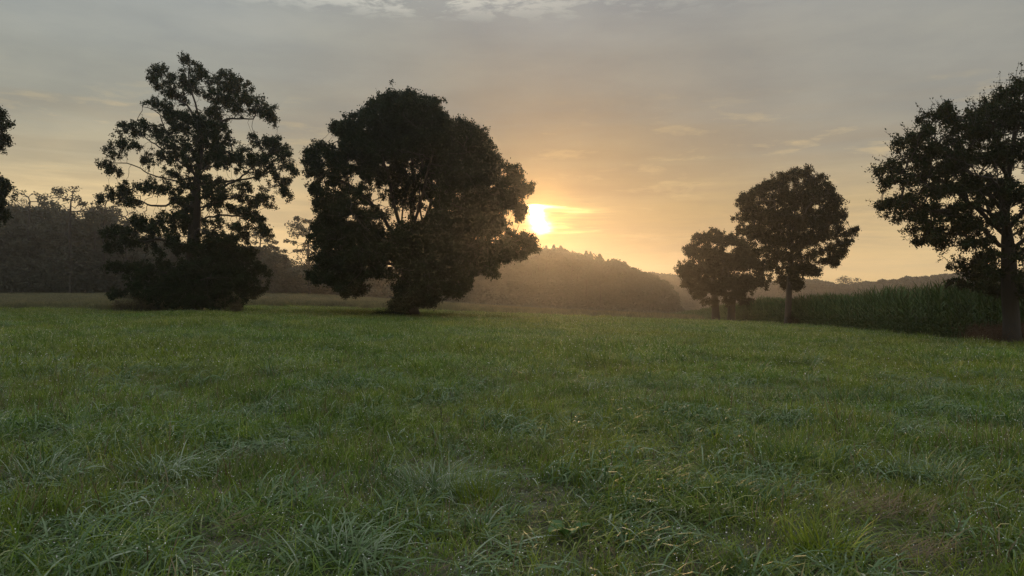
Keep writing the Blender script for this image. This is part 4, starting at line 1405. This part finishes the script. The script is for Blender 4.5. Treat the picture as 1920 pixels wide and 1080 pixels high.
tussock('bright yellow-green tuft of broad blades at the bottom right', 1540, 1040, 170, 0.36, 0.10, 1.7, 0.010, 811, 'grass', dark=0.4)
tussock('low dark tussock right of the bottom centre', 1405, 945, 220, 0.32, 0.14, 1.1, 0.008, 812, dark=0.1)


def dock(label, px, py, nl, L, seed):
    """broad-leaved weed: stalked oval leaves with a raised midrib"""
    r = np.random.default_rng(seed)
    g = ground_at(px, py)
    root = empty('dock_plant', tuple(g))
    tag(root, label, 'weed')
    for i in range(nl):
        G = Geo()
        az = i * 2.4 + r.normal() * 0.3
        th0, cu = 0.35 + 0.5 * r.random(), 0.9 + 0.5 * r.random()
        ll = L * (0.7 + 0.5 * r.random())
        S, Wn = 12, 6
        s = np.linspace(0, 1, S + 1)
        th = th0 + cu * (s - 0.5 / S)
        hx = np.concatenate([[0], np.cumsum(np.sin(th[1:]))]) / S * ll
        hz = np.concatenate([[0], np.cumsum(np.cos(th[1:]))]) / S * ll
        w = np.where(s < 0.25, 0.012, np.sin(np.clip((s - 0.22) / 0.78, 0, 1) * math.pi) ** 0.7 * 0.19) * ll + 0.002
        v = np.linspace(-1, 1, Wn + 1)
        fold = 0.25 * np.abs(v)[None, :] * w[:, None] + 0.06 * w[:, None] * np.sin(s * 22)[:, None] * np.abs(v)[None, :]
        X = hx[:, None] * math.cos(az) - np.sin(az) * w[:, None] * v[None, :]
        Y = hx[:, None] * math.sin(az) + np.cos(az) * w[:, None] * v[None, :]
        Z = hz[:, None] + fold
        co = np.stack([X, Y, Z], -1).reshape(-1, 3)
        a = (np.arange(S)[:, None] * (Wn + 1) + np.arange(Wn)[None]).ravel()
        G.add(co, np.stack([a, a + 1, a + Wn + 2, a + Wn + 1], -1), r.random())
        obj('leaf', G.mesh('leaf', [M['dock']], True), root)


dock('broad-leaved green dock weed in the left foreground grass', 432, 850, 5, 0.24, 821)
dock('broad-leaved weed with a greyish wet leaf at the bottom centre right', 1062, 1015, 5, 0.22, 822)


def stalk(label, px, py, h, r0, seed):
    r = np.random.default_rng(seed)
    g = ground_at(px, py)
    root = empty('plantain_stalk', tuple(g))
    tag(root, label, 'plant stalk')
    G = Geo()
    q = resample([(0, 0, -0.02), (0.006, 0, h * 0.5), (0.0, 0.004, h)], 0.05)
    tubes(q, np.arange(len(q)) - 1, np.linspace(r0, r0 * 0.7, len(q)), 0, G)
    obj('stem', G.mesh('stem', [M['dock']], True), root)
    G = Geo()
    q = resample([(0, 0.004, h * 0.82), (0.001, 0.004, h * 0.9), (0.0, 0.004, h * 1.12)], 0.012)
    t = np.linspace(0, 1, len(q))
    tubes(q, np.arange(len(q)) - 1, 0.0048 * np.sin(np.clip(t, 0.05, 0.97) * math.pi) ** 0.4 * (1 + 0.15 * np.sin(t * 60)), 0, G)
    obj('seed_head', G.mesh('seed_head', [M['bark']], True), root)


stalk('thin dark seed stalk standing up left of the silvery centre tussock, the shorter of two', 812, 868, 0.30, 0.003, 831)
stalk('tallest thin dark seed stalk above the silvery centre tussock', 827, 850, 0.42, 0.0025, 832)
stalk('lone thin seed stalk in the meadow right of centre', 1071, 825, 0.28, 0.0025, 833)

# trampled dead straw
r2 = np.random.default_rng(640)
G = Geo()
for (px, py, rx, ry, n_) in ((1645, 975, 0.34, 0.16, 330), (1720, 1058, 0.22, 0.10, 130), (900, 975, 0.15, 0.08, 40), (430, 1000, 0.2, 0.1, 50)):
    g = ground_at(px, py)
    ps = g + np.column_stack([r2.normal(size=n_) * rx * 0.6, r2.normal(size=n_) * ry, 0.03 + 0.08 * r2.random(n_)])
    blades(n_, ps, 0.12 + 0.16 * r2.random(n_), 0.0045, 1.2 + 0.3 * r2.normal(size=n_), 0.3 * r2.normal(size=n_), 3, r2, r2.random(n_), G, 0, math.pi * (r2.random(n_) > .5) + r2.normal(size=n_) * 0.5)
tag(obj('dead_straw', G.mesh('dead_straw', [M['grass_dry']])), 'flattened brown straw showing through the grass in the foreground', 'straw', kind='stuff')

# ------------------------------------------------------------------ haze
x0, x1, y0, y1, z0, z1 = -660, 660, -70, 680, float(gz.min()) - 1.2, 23.5
zt = 23.5
v = np.array([(x, y, z) for z in (z0, zt) for y in (y0, y1) for x in (x0, x1)], float)
fq = np.array([(0, 2, 3, 1), (4, 5, 7, 6), (0, 1, 5, 4), (2, 6, 7, 3), (0, 4, 6, 2), (1, 3, 7, 5)])
m, k = new_mat('haze_air')
out_ = k.new('ShaderNodeOutputMaterial')
pv = k.new('ShaderNodeVolumePrincipled')
pv.inputs['Color'].default_value = (0.93, 0.92, 0.92, 1)
pv.inputs['Density'].default_value = 0.00042
pv.inputs['Anisotropy'].default_value = 0.84
k.link(pv.outputs[0], out_.inputs['Volume'])
o = obj('haze', mesh_of('haze', v, fq, [m]))
tag(o, 'thin golden morning mist lying over the fields', 'mist', kind='stuff')
print('faces', sum(len(me.polygons) for me in bpy.data.meshes))
